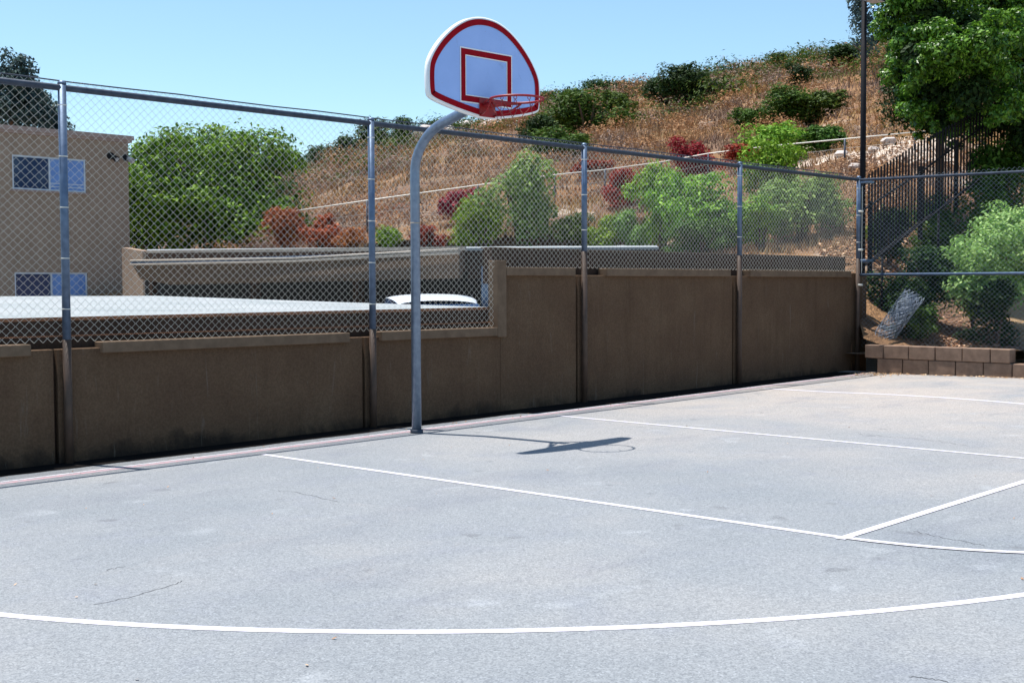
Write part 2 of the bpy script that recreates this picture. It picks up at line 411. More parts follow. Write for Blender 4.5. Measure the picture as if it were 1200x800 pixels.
wbox('upper_fascia', (XS+.02, WALL+.15, ZR-.1), (9.86, WALL+.30, 1.845), M['stucco_dark'], .004)
wbox('fascia_flashing', (XS+.02, WALL+.145, 1.847), (9.86, WALL+.33, 1.86), M['ledge'])

# low roof directly behind the left half of the wall
lr = empty('flat_roof_carport', (0, 1.42, 0), 'low carport with a bleached flat white roof behind the left half of the wall', 'carport')
A0 = Vector((-14, 1.42, 1.135)); A1 = Vector(Wy(581, 360, 1.42)); B1 = Vector(D(182, 346.5, 20)); B0 = Vector(D(-260, 348, 20))
def quad_slab(mb, P, dz):
    mb.poly_prism([tuple(p) for p in P], (0, 0, dz))
mb = MB(); quad_slab(mb, [A0, A1, B1, B0], -.05); o = mb.build('roof', M['roof'], lr); o.location = -lr.location
def fascia(par, name, a, b, h, t, mat, proud=(0, 0, 0)):
    a, b = Vector(a)+Vector(proud), Vector(b)+Vector(proud); d = (b-a); n = Vector((d.y, -d.x, 0)).normalized()*t
    mb = MB(); mb.poly_prism([a, b, b-Vector((0, 0, h)), a-Vector((0, 0, h))], n)
    o = mb.build(name, mat, par); o.location = -Vector(par.location); return o
fascia(lr, 'fascia', A0+Vector((0, 0, -.012)), A1+Vector((0, 0, -.012)), .34, .03, M['stucco_dark'], (0, -.002, 0))
fascia(lr, 'roof_edge_flashing', A0+Vector((0, 0, .006)), A1+Vector((0, 0, .006)), .03, .012, M['rust'], (0, -.034, 0))
fascia(lr, 'fascia', A1+Vector((0, 0, -.012)), B1+Vector((0, 0, -.012)), .30, .03, M['stucco_dark'])
for p in ((1.2, 2.2), (-3, 2.2), (-7, 2.2), (1.4, 7), (-3, 7)):
    mb = MB(); mb.box((p[0]-.06, p[1]-.06, -.2), (p[0]+.06, p[1]+.06, 1.08)); o = mb.build('post', M['ledge'], lr); o.location = -lr.location

# far carport across the driveway
fr = empty('far_carport', tuple(D(550, 340, 18)), 'long brown carport with a thin white roof edge and blue metal gutter beyond the driveway', 'carport')
C1 = Vector(D(548, 290.5, 18)); C4 = Vector(D(174, 294.5, 27)); C3 = Vector(D(172, 292.2, 29)); C2 = Vector(D(768, 287, 30)); C5 = Vector(D(772, 289.5, 19))
def fo(o): o.location = -Vector(fr.location); return o
mb = MB(); quad_slab(mb, [C1, C5, C2, C3, C4], -.04); fo(mb.build('roof', M['roof'], fr))
fascia(fr, 'roof_flashing', C4+Vector((0, 0, .02)), C1+Vector((0, 0, .02)), .055, .02, M['white_metal'], (-.03, 0, 0))
fascia(fr, 'fascia', C4+Vector((0, 0, -.04)), C1+Vector((0, 0, -.04)), .30, .06, M['stucco_dark'])
fascia(fr, 'front_fascia', C1+Vector((0, 0, -.042)), C5+Vector((0, 0, -.042)), .40, .06, M['stucco_dark'])
Lf = [Vector(D(153, 307, 25.8)), Vector(D(538, 296, 17.2)), Vector(D(538, 326, 17.2)), Vector(D(200, 333.5, 24.6)), Vector(D(165, 327, 25.6))]
mb = MB(); mb.poly_prism(Lf, (.12, .05, 0)); fo(mb.build('lower_fascia', M['stucco_mid'], fr))
mb = MB(); mb.tube([D(153, 305.5, 25.7), D(345, 302.5, 20.6), D(538, 292.5, 17.1)], .022, 8); fo(mb.build('gutter_rail', M['white_metal'], fr))
mb = MB(); mb.tube([D(153, 310, 25.7), D(345, 306, 20.6), D(538, 296, 17.1)], .022, 8)
fo(mb.build('gutter_rail', M['white_metal'], fr))
mb = MB(); mb.poly_prism([D(153, 306, 25.72), D(538, 293.5, 17.12), D(538, 296, 17.12), D(153, 310, 25.72)], (.03, .01, 0)); fo(mb.build('gutter', M['galv'], fr))
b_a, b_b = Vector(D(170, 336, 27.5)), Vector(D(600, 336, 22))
mb = MB(); mb.poly_prism([(b_a.x, b_a.y, -.2), (b_b.x, b_b.y, -.2), (b_b.x, b_b.y, 1.75), (b_a.x, b_a.y, 1.75)], (.2, .1, 0)); fo(mb.build('rear_wall', M['dark'], fr))  # carport shade painted on as the wall's colour
mb = MB(); p = D(577, 343, 17.6); mb.box((p[0]-.12, p[1]-.1, -.2), (p[0]+.12, p[1]+.1, 1.7)); fo(mb.build('post', M['galv'], fr))
for px, d in ((180, 26.5), (300, 23.3), (420, 21)):
    p = D(px, 340, d); mb = MB(); mb.box((p[0]-.07, p[1]-.07, -.2), (p[0]+.07, p[1]+.07, 1.6)); fo(mb.build('post', M['stucco_dark'], fr))

# ------------------------------------------------------------------ chain link
def chain_mesh(name, org, dirv, length, z0, z1, parent, mat, pitch=.076, r=.0020, seed=0, zfun=None):
    """zigzag wires hooked into each other, as woven mesh"""
    rng = np.random.default_rng(seed)
    dirv = np.array([dirv[0], dirv[1], 0.]); nrm = np.array([-dirv[1], dirv[0], 0.])
    nw = int(length/pitch*2); V = []; F = []; base = 0
    h = pitch*.46
    for k in range(nw):
        s0 = (k+.5)*pitch/2
        zb = z0 if zfun is None else zfun(s0)
        rows = int(round((z1-zb)/h)); j = np.arange(rows+1)
        jj = j + int(round((z1-zb)/h)) % 2
        sgn = np.where((rows-j+k) % 2 == 0, 1., -1.)
        s = s0 + sgn*pitch/4*.98
        z = z1-(rows-j)*h
        wob = .006*np.sin(s0*1.3+z*2.1)+.004*np.sin(s0*5+1.7*z)
        dep = wob + sgn*.0022
        P = np.array(org)[None, :] + dirv*s[:, None] + nrm*dep[:, None]; P[:, 2] = z
        off = np.array([[1, 0], [-.5, .866], [-.5, -.866]])
        a = nrm; b = dirv*.707
        for q in off:
            up = np.zeros((rows+1, 3)); up[:, 2] = .707*q[1]*r*0
            V.append(P + a*q[0]*r + (dirv*q[1]*r) )
        n = rows+1
        i = np.arange(rows)
        for q in range(3):
            q2 = (q+1) % 3
            F.append(np.stack([base+q*n+i, base+q2*n+i, base+q2*n+i+1, base+q*n+i+1], 1))
        base += 3*n
    me = mesh_np(name, np.concatenate(V), np.concatenate(F))
    o = link(name, me, mat, parent); o['kind'] = 'stuff'
    return o

FY = 1.175
fence = empty('chain_link_fence', (0, FY, 0), 'long galvanised chain-link fence standing on the brown court wall', 'fence')
RZ = 3.062
def fl(p): return (p[0], p[1]-FY, p[2])
mb = MB(); mb.tube([fl((-14, FY, RZ)), fl((9.90, FY, RZ))], .028, 10); mb.build('top_rail', M['galv_rail'], fence)
mb = MB(); mb.tube([fl((-14+i*.5, FY+.035, 3.125+.004*math.sin(i*1.9))) for i in range(48)], .006, 6); mb.build('top_wire', M['galv_rail'], fence)
mb = MB(); mb.tube([fl((-14, FY+.03, ZL+.11)), fl((1.85, FY+.03, ZL+.11))], .004, 5); mb.build('tension_wire', M['rust'], fence)
for i, x in enumerate(posts_x):
    zb = ZL+.08 if x < XS else 1.83
    mb = MB(); mb.tube([fl((x, FY, zb)), fl((x, FY, RZ+.03))], .034, 14)
    mb.tube([fl((x, FY, RZ+.03)), fl((x, FY, RZ+.045)), fl((x, FY, RZ+.06))], [.037, .034, .015], 14)
    po = mb.build('post', M['galv'], fence)
    lean = 0
    mb = MB(); mb.tube([fl((x, FY, -.12)), fl((x, FY, zb))], .0355, 14); s_ = mb.build('painted_base', M['postbrown'], po)
    for zc in np.arange(zb+.25, RZ-.1, .42):
        mb = MB(); mb.tube([fl((x, FY-.001, zc)), fl((x, FY-.001, zc+.008))], .0375, 12); mb.build('wire_tie', M['wire'], po)
for i in range(29):
    x = -5.9+i*.56
    mb = MB(); mb.tube([fl((x, FY, RZ-.004)), fl((x+.012, FY, RZ+.002))], .0245, 8)
    o = mb.build('rail_tie', M['wire'], fence)
chain_mesh('chain_link_mesh', (-6.6, .038, 0), (1, 0), 16.48, ZL+.05, 3.13, fence, M['wire'], seed=1,
           zfun=lambda s: ZL+.06 if -6.6+s < XS-.1 else ZR+.09)

cf = empty('side_chain_link_fence', (9.90, FY, 0), 'chain-link fence turning the corner behind the block planter, with a middle rail', 'fence')
mb = MB(); mb.tube([(0, -.03, RZ-.005), (0, -8, RZ-.14)], .021, 10); mb.build('top_rail', M['galv_rail'], cf)
mb = MB(); mb.tube([(0, -.03, 1.575), (0, -8, 1.56)], .021, 10); mb.build('middle_rail', M['galv'], cf)
for y in (-3.3, -6.6):
    mb = MB(); mb.tube([(0, y, .2), (0, y, RZ)], .032, 12); mb.build('post', M['galv'], cf)
mb = MB(); mb.tube([(.02, -.05, RZ-.1), (.02, -.05, 1.6)], .005, 5); mb.build('tension_bar', M['wire'], cf)
chain_mesh('chain_link_mesh', (.03, -.05, 0), (0, -1), 5.0, .42, RZ+.03, cf, M['wire_blue'], seed=2, r=.0015)
for z in (2.55, 1.95, 1.40):
    mb = MB(); mb.tube([(0, -.04, z), (0, -.04, z+.03)], .04, 12); mb.build('brace_band', M['wire'], cf)

# light pole in the corner
lp = empty('lamp_post', (float(Wy(1012, 100, 1.36)[0]), 1.36, .1), 'tall dark steel floodlight pole rising from the fence corner', 'lamp post')
mb = MB(); mb.tube([(0, 0, 1.2), (0, 0, 5.95)], [.048, .042], 14); mb.build('pole', M['lamp_steel'], lp)
mb = MB(); mb.tube([(-.0, 0, 5.80), (-.08, -.12, 5.88), (-.14, -.2, 5.86)], .02, 8); mb.build('arm', M['lamp_steel'], lp)
mb = MB(); mb.box((-.30, -.36, 5.78), (.05, -.12, 5.95), .02); h_ = mb.build('lamp_head', M['lamp_steel'], lp)
mb = MB(); mb.box((-.28, -.34, 5.772), (.03, -.14, 5.778)); mb.build('lens', M['lens'], h_)
for z in (2.95, 1.7):
    mb = MB(); mb.box((-.2, -.18, z-.02), (.04, -.03, z+.02), .004); mb.build('clamp', M['galv'], lp)

# ------------------------------------------------------------------ basketball hoop
hp = empty('basketball_hoop', (.055, .40, 0), 'basketball hoop on a curved galvanised gooseneck pole with red and white fan backboard', 'basketball hoop')
OFF = Vector((.055, .40, 0)); YF = -.655
def hl(x, y, z): return Vector((x, y, z))-OFF
path = [(.055, .40, -.05), (.055, .40, 2.50)]
ry, rz_ = .60, .47
for a in np.linspace(6, 78, 12):
    path.append((.055, .40-ry*(1-math.cos(R(a))), 2.50+rz_*math.sin(R(a))))
path += [(.055, -.2, 2.995), (.055, -.40, 3.045), (.055, -.52, 3.075)]
mb = MB(); mb.tube([hl(*p) for p in path], .0465, 18); mb.build('pole', M['hoop_pole'], hp)
mb = MB(); mb.tube([(0, 0, -.02), (0, 0, .03)], .062, 16); mb.build('base_collar', M['galv_rail'], hp)
mb = MB(); mb.tube([(0, 0, 2.02), (0, 0, 2.032)], .0485, 18); mb.build('pole_band', M['white_metal'], hp)
for sx in (-1, 1):
    mb = MB(); mb.tube([hl(.055, -.35, 3.03), hl(sx*.38+.0, -.585, 3.42)], .017, 8); mb.build('brace', M['galv'], hp)
    mb = MB(); mb.tube([hl(.055, -.42, 3.05), hl(sx*.22, -.585, 3.02)], .014, 8); mb.build('brace', M['galv'], hp)
mb = MB(); mb.box(hl(-.26, -.60, 3.0), hl(.26, -.575, 3.07)); mb.build('mounting_bar', M['galv'], hp)
mb = MB(); mb.box(hl(-.42, -.60, 3.39), hl(.42, -.575, 3.45)); mb.build('mounting_bar', M['galv'], hp)
# fan outline
half = [(0, 2.925), (.12, 2.935), (.30, 2.962), (.50, 3.0), (.655, 3.04), (.688, 3.075), (.694, 3.30), (.655, 3.40), (.575, 3.51), (.475, 3.61), (.36, 3.698), (.24, 3.762), (.12, 3.798), (0, 3.808)]
outline = half + [(-x, z) for x, z in half[1:-1]][::-1]
def smooth_loop(P, n=2):
    for _ in range(n):
        Q = []
        for i in range(len(P)):
            a, b = np.array(P[i]), np.array(P[(i+1) % len(P)]); Q += [tuple(a*.75+b*.25), tuple(a*.25+b*.75)]
        P = Q
    return P
outl = smooth_loop(outline, 2)
cen = np.array([0, 3.33])
def inset(P, d):
    P = [np.array(p) for p in P]; Q = []
    for i in range(len(P)):
        t = P[(i+1) % len(P)]-P[i-1]; t /= np.linalg.norm(t); n = np.array([-t[1], t[0]]); Q.append(tuple(P[i]+n*d))
    return Q
def ringmesh(name, A, B, y, mat, parent):
    V = [tuple(hl(a[0], y, a[1])) for a in A]+[tuple(hl(b[0], y, b[1])) for b in B]; n = len(A)
    F = [(i, (i+1) % n, n+(i+1) % n, n+i) for i in range(n)]
    return link(name, mesh_np(name, V, F), mat, parent)
bd = MB(); bd.poly_prism([hl(x, YF, z) for x, z in outl], (0, .012, 0)); board = bd.build('backboard', M['board'], hp)
# rolled shell rim: faces out, back lip
n = len(outl); rim_o = inset(outl, -.010)
V = []
for P, y in ((outl, YF-.001), (rim_o, YF+.004), (rim_o, YF+.045), (inset(outl, .02), YF+.047)):
    V += [tuple(hl(a[0], y, a[1])) for a in P]
F = [(k*n+i, k*n+(i+1) % n, (k+1)*n+(i+1) % n, (k+1)*n+i) for k in range(3) for i in range(n)]
sh = link('backboard_shell', mesh_np('backboard_shell', V, F, False), M['board_shell'], hp)
ringmesh('white_border', inset(outl, .0), inset(outl, .012), YF-.003, M['board_shell'], board)
ringmesh('red_border', inset(outl, .010), inset(outl, .062), YF-.0045, M['red'], board)
def rect(a, b, w):
    A = [(a[0], a[1]), (b[0], a[1]), (b[0], b[1]), (a[0], b[1])]; B = [(a[0]+w, a[1]+w), (b[0]-w, a[1]+w), (b[0]-w, b[1]-w), (a[0]+w, b[1]-w)]
    return A, B
A, B = rect((-.325, 3.035), (.325, 3.52), .012); ringmesh('white_keyline', A, B, YF-.003, M['board_shell'], board)
A, B = rect((-.313, 3.047), (.313, 3.508), .052); ringmesh('red_target_square', A, B, YF-.0045, M['red'], board)
A, B = rect((-.262, 3.098), (.262, 3.457), .010); ringmesh('white_keyline', A, B, YF-.0035, M['board_shell'], board)
# rim
rm = MB(); RC = Vector((0, YF-.38, 3.05))
rm.tube([hl(RC.x+.234*math.cos(a), RC.y+.234*math.sin(a), 3.05) for a in np.linspace(0, 2*PI, 40)[:-1]], .0105, 8, closed=True)
rimo = rm.build('rim', M['rim'], hp)
mb = MB(); mb.box(hl(-.10, YF-.012, 2.93), hl(.10, YF-.006, 3.09), .003); mb.build('mounting_plate', M['rim'], rimo)
mb = MB(); mb.box(hl(-.07, YF-.155, 3.02), hl(.07, YF-.01, 3.052), .004); mb.build('rim_bracket', M['rim'], rimo)
for sx in (-1, 1):
    mb = MB()
    mb.tube([hl(sx*.08, YF-.012, 2.945), hl(sx*.13, YF-.14, 2.965), hl(sx*.19, YF-.25, 3.04)], .008, 6); mb.build('rim_strut', M['rim'], rimo)
    mb = MB(); mb.tube([hl(sx*.06, YF-.02, 3.045), hl(sx*.20, YF-.22, 3.046)], .009, 6); mb.build('rim_strut', M['rim'], rimo)
for k in range(12):
    mb = MB()
    a = 2*PI*k/12+.2; x, y = RC.x+.234*math.cos(a), RC.y+.234*math.sin(a)
    c = [hl(x+.013*math.cos(a)*math.cos(t)*0+.014*math.sin(a)*math.cos(t), y-.014*math.cos(a)*math.cos(t), 3.03+.014*math.sin(t)) for t in np.linspace(0, 2*PI, 9)[:-1]]
    mb.tube(c, .003, 4, closed=True); mb.build('net_hook', M['rim'], rimo)
rn = random.Random(3); mb = MB()
for k in range(9):
    a = 2*PI*k/12+.2; a2 = a+2*PI/12
    r1, z1 = .234, 3.02
    L = rn.uniform(.10, .22)
    p0 = hl(RC.x+r1*math.cos(a), RC.y+r1*math.sin(a), z1)
    am = (a+a2)/2; p1 = hl(RC.x+.19*math.cos(am), RC.y+.19*math.sin(am), z1-L*.6)
    mb.tube([p0, (p0+p1)/2+Vector((rn.uniform(-.01, .01), 0, -.008)), p1], .0028, 4)
    if k % 3 != 1:
        p2 = hl(RC.x+.16*math.cos(a2+rn.uniform(-.1, .1)), RC.y+.16*math.sin(a2), z1-L*1.2); mb.tube([p1, p2], .0028, 4)
        p3 = hl(RC.x+r1*math.cos(a2), RC.y+r1*math.sin(a2), z1); mb.tube([p1, p3], .0025, 4)
tag(mb.build('torn_net', M['net'], rimo), kind='stuff')

# ------------------------------------------------------------------ planter
pl = empty('block_planter', (9.30, 0, 0), 'low two-course brown block retaining wall in the far corner of the court', 'retaining wall')
PX0 = 9.30; rb = random.Random(8)
def block(y1, y0, z0, z1, x0, name='block'):
    j = rb.uniform(-.004, .004)
    mb = MB(); mb.box((x0-PX0+j, y0+.004, z0), (x0-PX0+.2+j, y1-.004, z1-.006), .008); return mb.build(name, M['block'], pl)
y = .62
for k in range(10):
    if k == 0: y = .52
    block(y, y-.405, gz(9.3, y)-.06, .315, PX0+.012); y -= .41
y = .72
for k in range(6):
    L = .405 if k else .30
    if k == 5: L = .28
    block(y, y-L, .315, .515, PX0); y -= L+.005
mb = MB(); y = .86
mb.box((.19, -1.20, .30), (.21, .70, .50)); mb.build('mortar_backing', M['block_top'], pl)
rl = np.random.default_rng(11)
def scatter_leaves(name, pts, size, mat, label, cat):
    n = len(pts); a = rl.uniform(0, 2*PI, n); s = size*rl.uniform(.6, 1.4, n)
    tilt = rl.uniform(-.5, .5, (n, 2))
    u = np.stack([np.cos(a), np.sin(a), tilt[:, 0]], 1)*s[:, None]; v = np.stack([-np.sin(a), np.cos(a), tilt[:, 1]], 1)*(s*.5)[:, None]
    P = np.asarray(pts); V = np.stack([P-u, P-v, P+u, P+v], 1).reshape(-1, 3); F = np.arange(4*n).reshape(n, 4)
    return tag(link(name, mesh_np(name, V, F), mat), label, cat, kind='stuff')
pts = []
for k in range(260):
    yy = rl.uniform(-2.6, .9); xx = PX0-.02-abs(rl.normal(0, .07)); pts.append((xx, yy, gz(xx, yy)+.012))
for k in range(140):
    yy = .35+rl.normal(0, .18); xx = PX0-.25+rl.normal(0, .2); pts.append((min(xx, PX0-.01), yy, gz(xx, yy)+.012))
scatter_leaves('dead_leaves', pts, .02, M['litter'], 'dry fallen leaves blown along the foot of the block planter', 'leaves')

pts = []
for k in range(170):
    x = rl.uniform(-6, 9); yy = rl.uniform(-6.5, .9) if k < 60 else .75-abs(rl.normal(0, .18)); pts.append((x, yy, gz(x, yy)+.006))
scatter_leaves('court_debris', pts, .011, M['litter'], 'scattered crumbs of dry leaf on the court', 'debris')
# roll of chain link behind the fence
rr = empty('chain_link_roll', (9.95, .75, .45), 'leftover roll of chain-link mesh leaning in the planter corner', 'mesh roll')
def roll():
    V = []; F = []; base = 0; r = .0032
    ax0 = np.array([0., .12, 0.]); ax1 = np.array([.10, -.42, .78]); ax = ax1-ax0; L = np.linalg.norm(ax); ax /= L
    u = np.cross(ax, [1, 0, 0]); u /= np.linalg.norm(u); v = np.cross(ax, u)
    for lay, rad in enumerate((.155, .10, .06)):
        nk = int(2*PI*rad/.062)
        for sgn in (1, -1):
            for k in range(nk):
                th0 = 2*PI*k/nk+lay
                t = np.linspace(0, 1, 26); th = th0+sgn*t*L/.05*(.05/rad)*.9
                jag = rl.uniform(0, .08)
                P = ax0+np.outer(t*(L+jag), ax)+rad*(np.outer(np.cos(th), u)+np.outer(np.sin(th), v))*(1+.06*np.sin(7*th0))
                d = np.gradient(P, axis=0); d /= np.linalg.norm(d, axis=1)[:, None]
                a = np.cross(d, ax); a /= np.linalg.norm(a, axis=1)[:, None]; b = np.cross(d, a)
                for q in range(3): V.append(P+r*(a*math.cos(2.094*q)+b*math.sin(2.094*q)))
                n = 26; i = np.arange(n-1)
                for q in range(3):
                    q2 = (q+1) % 3; F.append(np.stack([base+q*n+i, base+q2*n+i, base+q2*n+i+1, base+q*n+i+1], 1))
                base += 3*n
    o = link('rolled_mesh', mesh_np('rolled_mesh', np.concatenate(V), np.concatenate(F)), M['wire_blue'], rr); o['kind'] = 'stuff'
roll()

# ------------------------------------------------------------------ picket fence on the stairs
pk = empty('picket_fence', tuple(D(1018, 330, 20.6)), 'black steel picket fence climbing the slope beside the stairs', 'fence')
PKO = Vector(pk.location)
KD = 1.29
def pkp(px, py):          # point of the fence plane
    f = (px-1018)/(1150-1018); return Vector(D(px, py, 20.6+f*3.0))
def topY(x): return np.interp(x, [1018, 1088, 1120, 1150, 1200], [204, 160, 143, 125, 96])
def rA(x): return np.interp(x, [1018, 1080, 1148, 1200], [243, 200, 150, 112])
def rB(x): return np.interp(x, [1018, 1080, 1152, 1200], [308, 258, 206, 171])
px = 1018.
nP = 0
while px < 1200:
    a = pkp(px, rB(px)+5)-PKO; b = pkp(px, topY(px))-PKO; a.x = b.x = (a.x+b.x)/2; a.y = b.y = (a.y+b.y)/2
    mb = MB(); mb.box((a.x-.012, a.y-.012, a.z), (a.x+.012, a.y+.012, b.z)); mb.build('picket', M['black_steel'], pk)
    px += 3.6
for fn in (rA, rB):
    mb = MB(); mb.tube([pkp(x, fn(x)+1)-PKO for x in (1015, 1080, 1148, 1200)], .018, 4); mb.build('rail', M['black_steel'], pk)
mb = MB(); mb.tube([pkp(x, topY(x)+3)-PKO for x in (1088, 1120, 1200)], .014, 4); mb.build('rail', M['black_steel'], pk)
for px in (1020, 1079, 1121, 1188):
    a = pkp(px, rB(px)+22)-PKO; b = pkp(px, rA(px)-6)-PKO
    mb = MB(); mb.box((b.x-.03, b.y-.03, a.z), (b.x+.03, b.y+.03, b.z)); mb.build('post', M['black_steel'], pk)
pk2 = empty('handrail', tuple(D(1016, 330, 19.9)), 'black steel handrail low on the slope in front of the picket fence', 'handrail')
o2 = Vector(pk2.location)
mb = MB(); mb.tube([Vector(D(x, y, d))-o2 for x, y, d in ((1014, 311, 20), (1034, 297, 20.4), (1100, 246, 21.3), (1150, 208, 22))], .014, 6); mb.build('rail', M['black_steel'], pk2)
for x, y, d in ((1034, 299, 20.4), (1100, 248, 21.3)):
    a = Vector(D(x, y, d))-o2; mb = MB(); mb.tube([a, a-Vector((0, 0, 1.0))], .02, 6); mb.build('post', M['black_steel'], pk2)

# ------------------------------------------------------------------ terrain
US = [-500, 0, 150, 340, 430, 540, 640, 770, 900, 1010, 1045, 1080, 1200, 1700]
DS = [19, 22, 27, 33, 40, 55, 75, 110]
TY = {  # photo row of the ground at each distance
    -500: [420, 400, 372, 352, 340, 330, 322, 318],
    0:    [420, 400, 372, 350, 335, 318, 305, 295],
    150:  [420, 395, 360, 335, 318, 295, 275, 262],
    340:  [410, 380, 302, 288, 272, 245, 220, 200],
    430:  [410, 370, 300, 272, 255, 225, 200, 180],
    540:  [410, 360, 300, 262, 236, 200, 174, 155],
    640:  [405, 350, 298, 246, 222, 184, 150, 124],
    770:  [400, 335, 290, 240, 208, 163, 131, 109],
    900:  [380, 310, 262, 215, 188, 143, 108, 86],
    1010: [400, 310, 245, 190, 172, 120, 88, 68],
    1045: [408, 325, 245, 175, 163, 112, 82, 62],
    1080: [411, 350, 262, 175, 155, 105, 72, 50],
    1200: [413, 362, 270, 180, 150, 95, 62, 38],
    1700: [420, 380, 280, 190, 150, 80, 40, 15]}
TT = np.array([TY[u] for u in US], float)
def terrY(u, d):
    u = np.asarray(u, float); d = np.asarray(d, float)
    cols = np.stack([np.interp(d, DS, TT[i]) for i in range(len(US))], 0)
    iu = np.clip(np.searchsorted(US, u)-1, 0, len(US)-2); ua = np.array(US, float)
    f = np.clip((u-ua[iu])/(ua[iu+1]-ua[iu]), 0, 1); f = f*f*(3-2*f)
    k = np.arange(cols.shape[-1])
    return cols[iu, k]*(1-f)+cols[iu+1, k]*f
def tz(u, d): return CAMP[2]+(336.3-terrY(u, d))*d/FOC
def bumpf(x, y):
    return (.25*np.sin(x*.31+1.3*np.sin(y*.17))+.2*np.sin(y*.43+x*.21)+.12*np.sin(x*.9+y*.7+2)+.08*np.sin(x*1.7-y*1.4))
def terr(u, d):
    u = np.atleast_1d(np.asarray(u, float)); d = np.atleast_1d(np.asarray(d, float))
    dd = FW[None, :]*1.0 + RT[None, :]*((u-600)/FOC)[:, None]
    x = CAMP[0]+dd[:, 0]*d; y = CAMP[1]+dd[:, 1]*d
    z = tz(u, np.minimum(d, 110)) if True else 0
    amp = np.clip((d-24)/40, 0, 1)
    z = z + bumpf(x, y)*amp
    z = np.where(d > 110, z-(d-110)*.12, z)
    return np.stack([x, y, z], 1)
def terrain():
    us = np.arange(-500, 1701, 12.); ds = np.concatenate([np.arange(26.5, 60, .8), np.arange(60, 112, 1.8), [118, 130, 160, 220]])
    V = []
    UU, DD = np.meshgrid(us, ds)
    Dm = DD.copy()
    # right of the fence corner the bank starts right behind the planter
    near = np.interp(us, [760, 800, 1000, 1010, 1700], [31, 22.8, 20.6, 19.0, 19.0])
    near = np.where(us > 1003, (9.50-CAMP[0])/(FW[0]+RT[0]*(us-600)/FOC), near)
    for j, u in enumerate(us):
        Dm[:, j] = near[j] + (DD[:, j]-26.5)*(220-near[j])/(220-26.5) if near[j] < 26.5 else DD[:, j]+ (near[j]-26.5)*(1-(DD[:, j]-26.5)/193.5)
    P = terr(UU.ravel(), Dm.ravel())
    nu = len(us); nd = len(ds)
    F = [(j*nu+i, j*nu+i+1, (j+1)*nu+i+1, (j+1)*nu+i) for j in range(nd-1) for i in range(nu-1)]
    tag(link('hillside', mesh_np('hillside', P, F, True), M['hill']), kind='structure')
terrain()
def find_d(u, Y, lo=22., hi=109.):
    ds = np.linspace(lo, hi, 260); Ys = terrY(np.full(260, u, float), ds)
    i = np.argmin(abs(Ys-Y)); return ds[i]

# ------------------------------------------------------------------ foliage
def cloud(n, lobes, leaf, seed, aspect=.45, inner=.25, squash=1., up=.25):
    rng = np.random.default_rng(seed)
    L = np.array(lobes, float)            # x y z rx ry rz
    w = L[:, 3]*L[:, 5]; w = w/w.sum()
    li = rng.choice(len(L), n, p=w)
    d = rng.normal(size=(n, 3)); d[:, 2] += up; d /= np.linalg.norm(d, axis=1)[:, None]
    rad = np.where(rng.random(n) < inner, rng.uniform(.35, .85, n), rng.uniform(.82, 1.08, n))
    rad *= 1+.16*np.sin(d[:, 0]*7+li)+.12*np.sin(d[:, 2]*9+li*2.3+d[:, 1]*6)
    P = L[li, :3]+d*L[li, 3:6]*rad[:, None]
    nrm = d+rng.normal(size=(n, 3))*.55+np.array([0, 0, .35]); nrm /= np.linalg.norm(nrm, axis=1)[:, None]
    t = np.cross(nrm, rng.normal(size=(n, 3))); t /= np.linalg.norm(t, axis=1)[:, None]; b = np.cross(nrm, t)
    s = leaf*rng.uniform(.6, 1.4, n)[:, None]
    V = np.stack([P-t*s, P-b*s*aspect+nrm*s*.12, P+t*s, P+b*s*aspect+nrm*s*.12], 1).reshape(-1, 3)
    return V, np.arange(4*n).reshape(n, 4)
def lobes_for(w, h, k, seed, depth=None, low=0.25):
    rng = np.random.default_rng(seed); out = []
    depth = depth or w
    for i in range(k):
        a = rng.uniform(0, 2*PI); r = math.sqrt(rng.random())*.33
        zc = rng.uniform(low, .78)
        k2 = 1-.5*abs(zc-.4)
        s = rng.uniform(.17, .27)
        out.append((math.cos(a)*r*w*k2*1.1, math.sin(a)*r*depth*k2*1.1, zc*h, s*w, s*depth, s*h*1.0))
    return out
def stems(mb, w, h, seed, k=5, r=.02):
    rng = random.Random(seed)
    for i in range(k):
        a = rng.uniform(0, 2*PI); q = rng.uniform(.1, .3)*w
        mb.tube([(math.cos(a)*q*.1, math.sin(a)*q*.1, -.15), (math.cos(a)*q*.5, math.sin(a)*q*.5, h*.35), (math.cos(a)*q, math.sin(a)*q, h*.7)], [r, r*.7, r*.3], 5)
def sub(lobes, k, seed, f=.42, flat=.75):
    rng = np.random.default_rng(seed); out = []
    for x, y, z, a, b, c in lobes:
        for i in range(k):
            d = rng.normal(size=3); d[2] += .35; d /= np.linalg.norm(d); q = rng.uniform(.75, 1.05); g = f*rng.uniform(.7, 1.3)
            out.append((x+d[0]*a*q, y+d[1]*b*q, z+d[2]*c*q, a*g, b*g, c*g*flat))
    return out
_var = {}
def shrub_mesh(kind, v, dense=1800, leaf=.045):
    key = (kind, v, dense, leaf)
    if key not in _var:
        lob = lobes_for(1, 1, 11+v, 100+v*7+dense % 13)
        V, F = cloud(int(dense*1.7), lob+sub(lob, 3, v, .62), leaf, 31*v+dense, inner=.35, up=.4)
        V[:, 2] = np.maximum(V[:, 2], -.05)
        me = mesh_np('foliage', V, F); me.materials.append(M[kind])
        mb = MB(); stems(mb, 1, 1, v, 5, .022); bmesh.ops.recalc_face_normals(mb.bm, faces=mb.bm.faces)
        ms = bpy.data.meshes.new('stem'); mb.bm.to_mesh(ms); mb.bm.free(); ms.materials.append(M['bark'])
        _var[key] = (me, ms)
    return _var[key]
rs = random.Random(77)
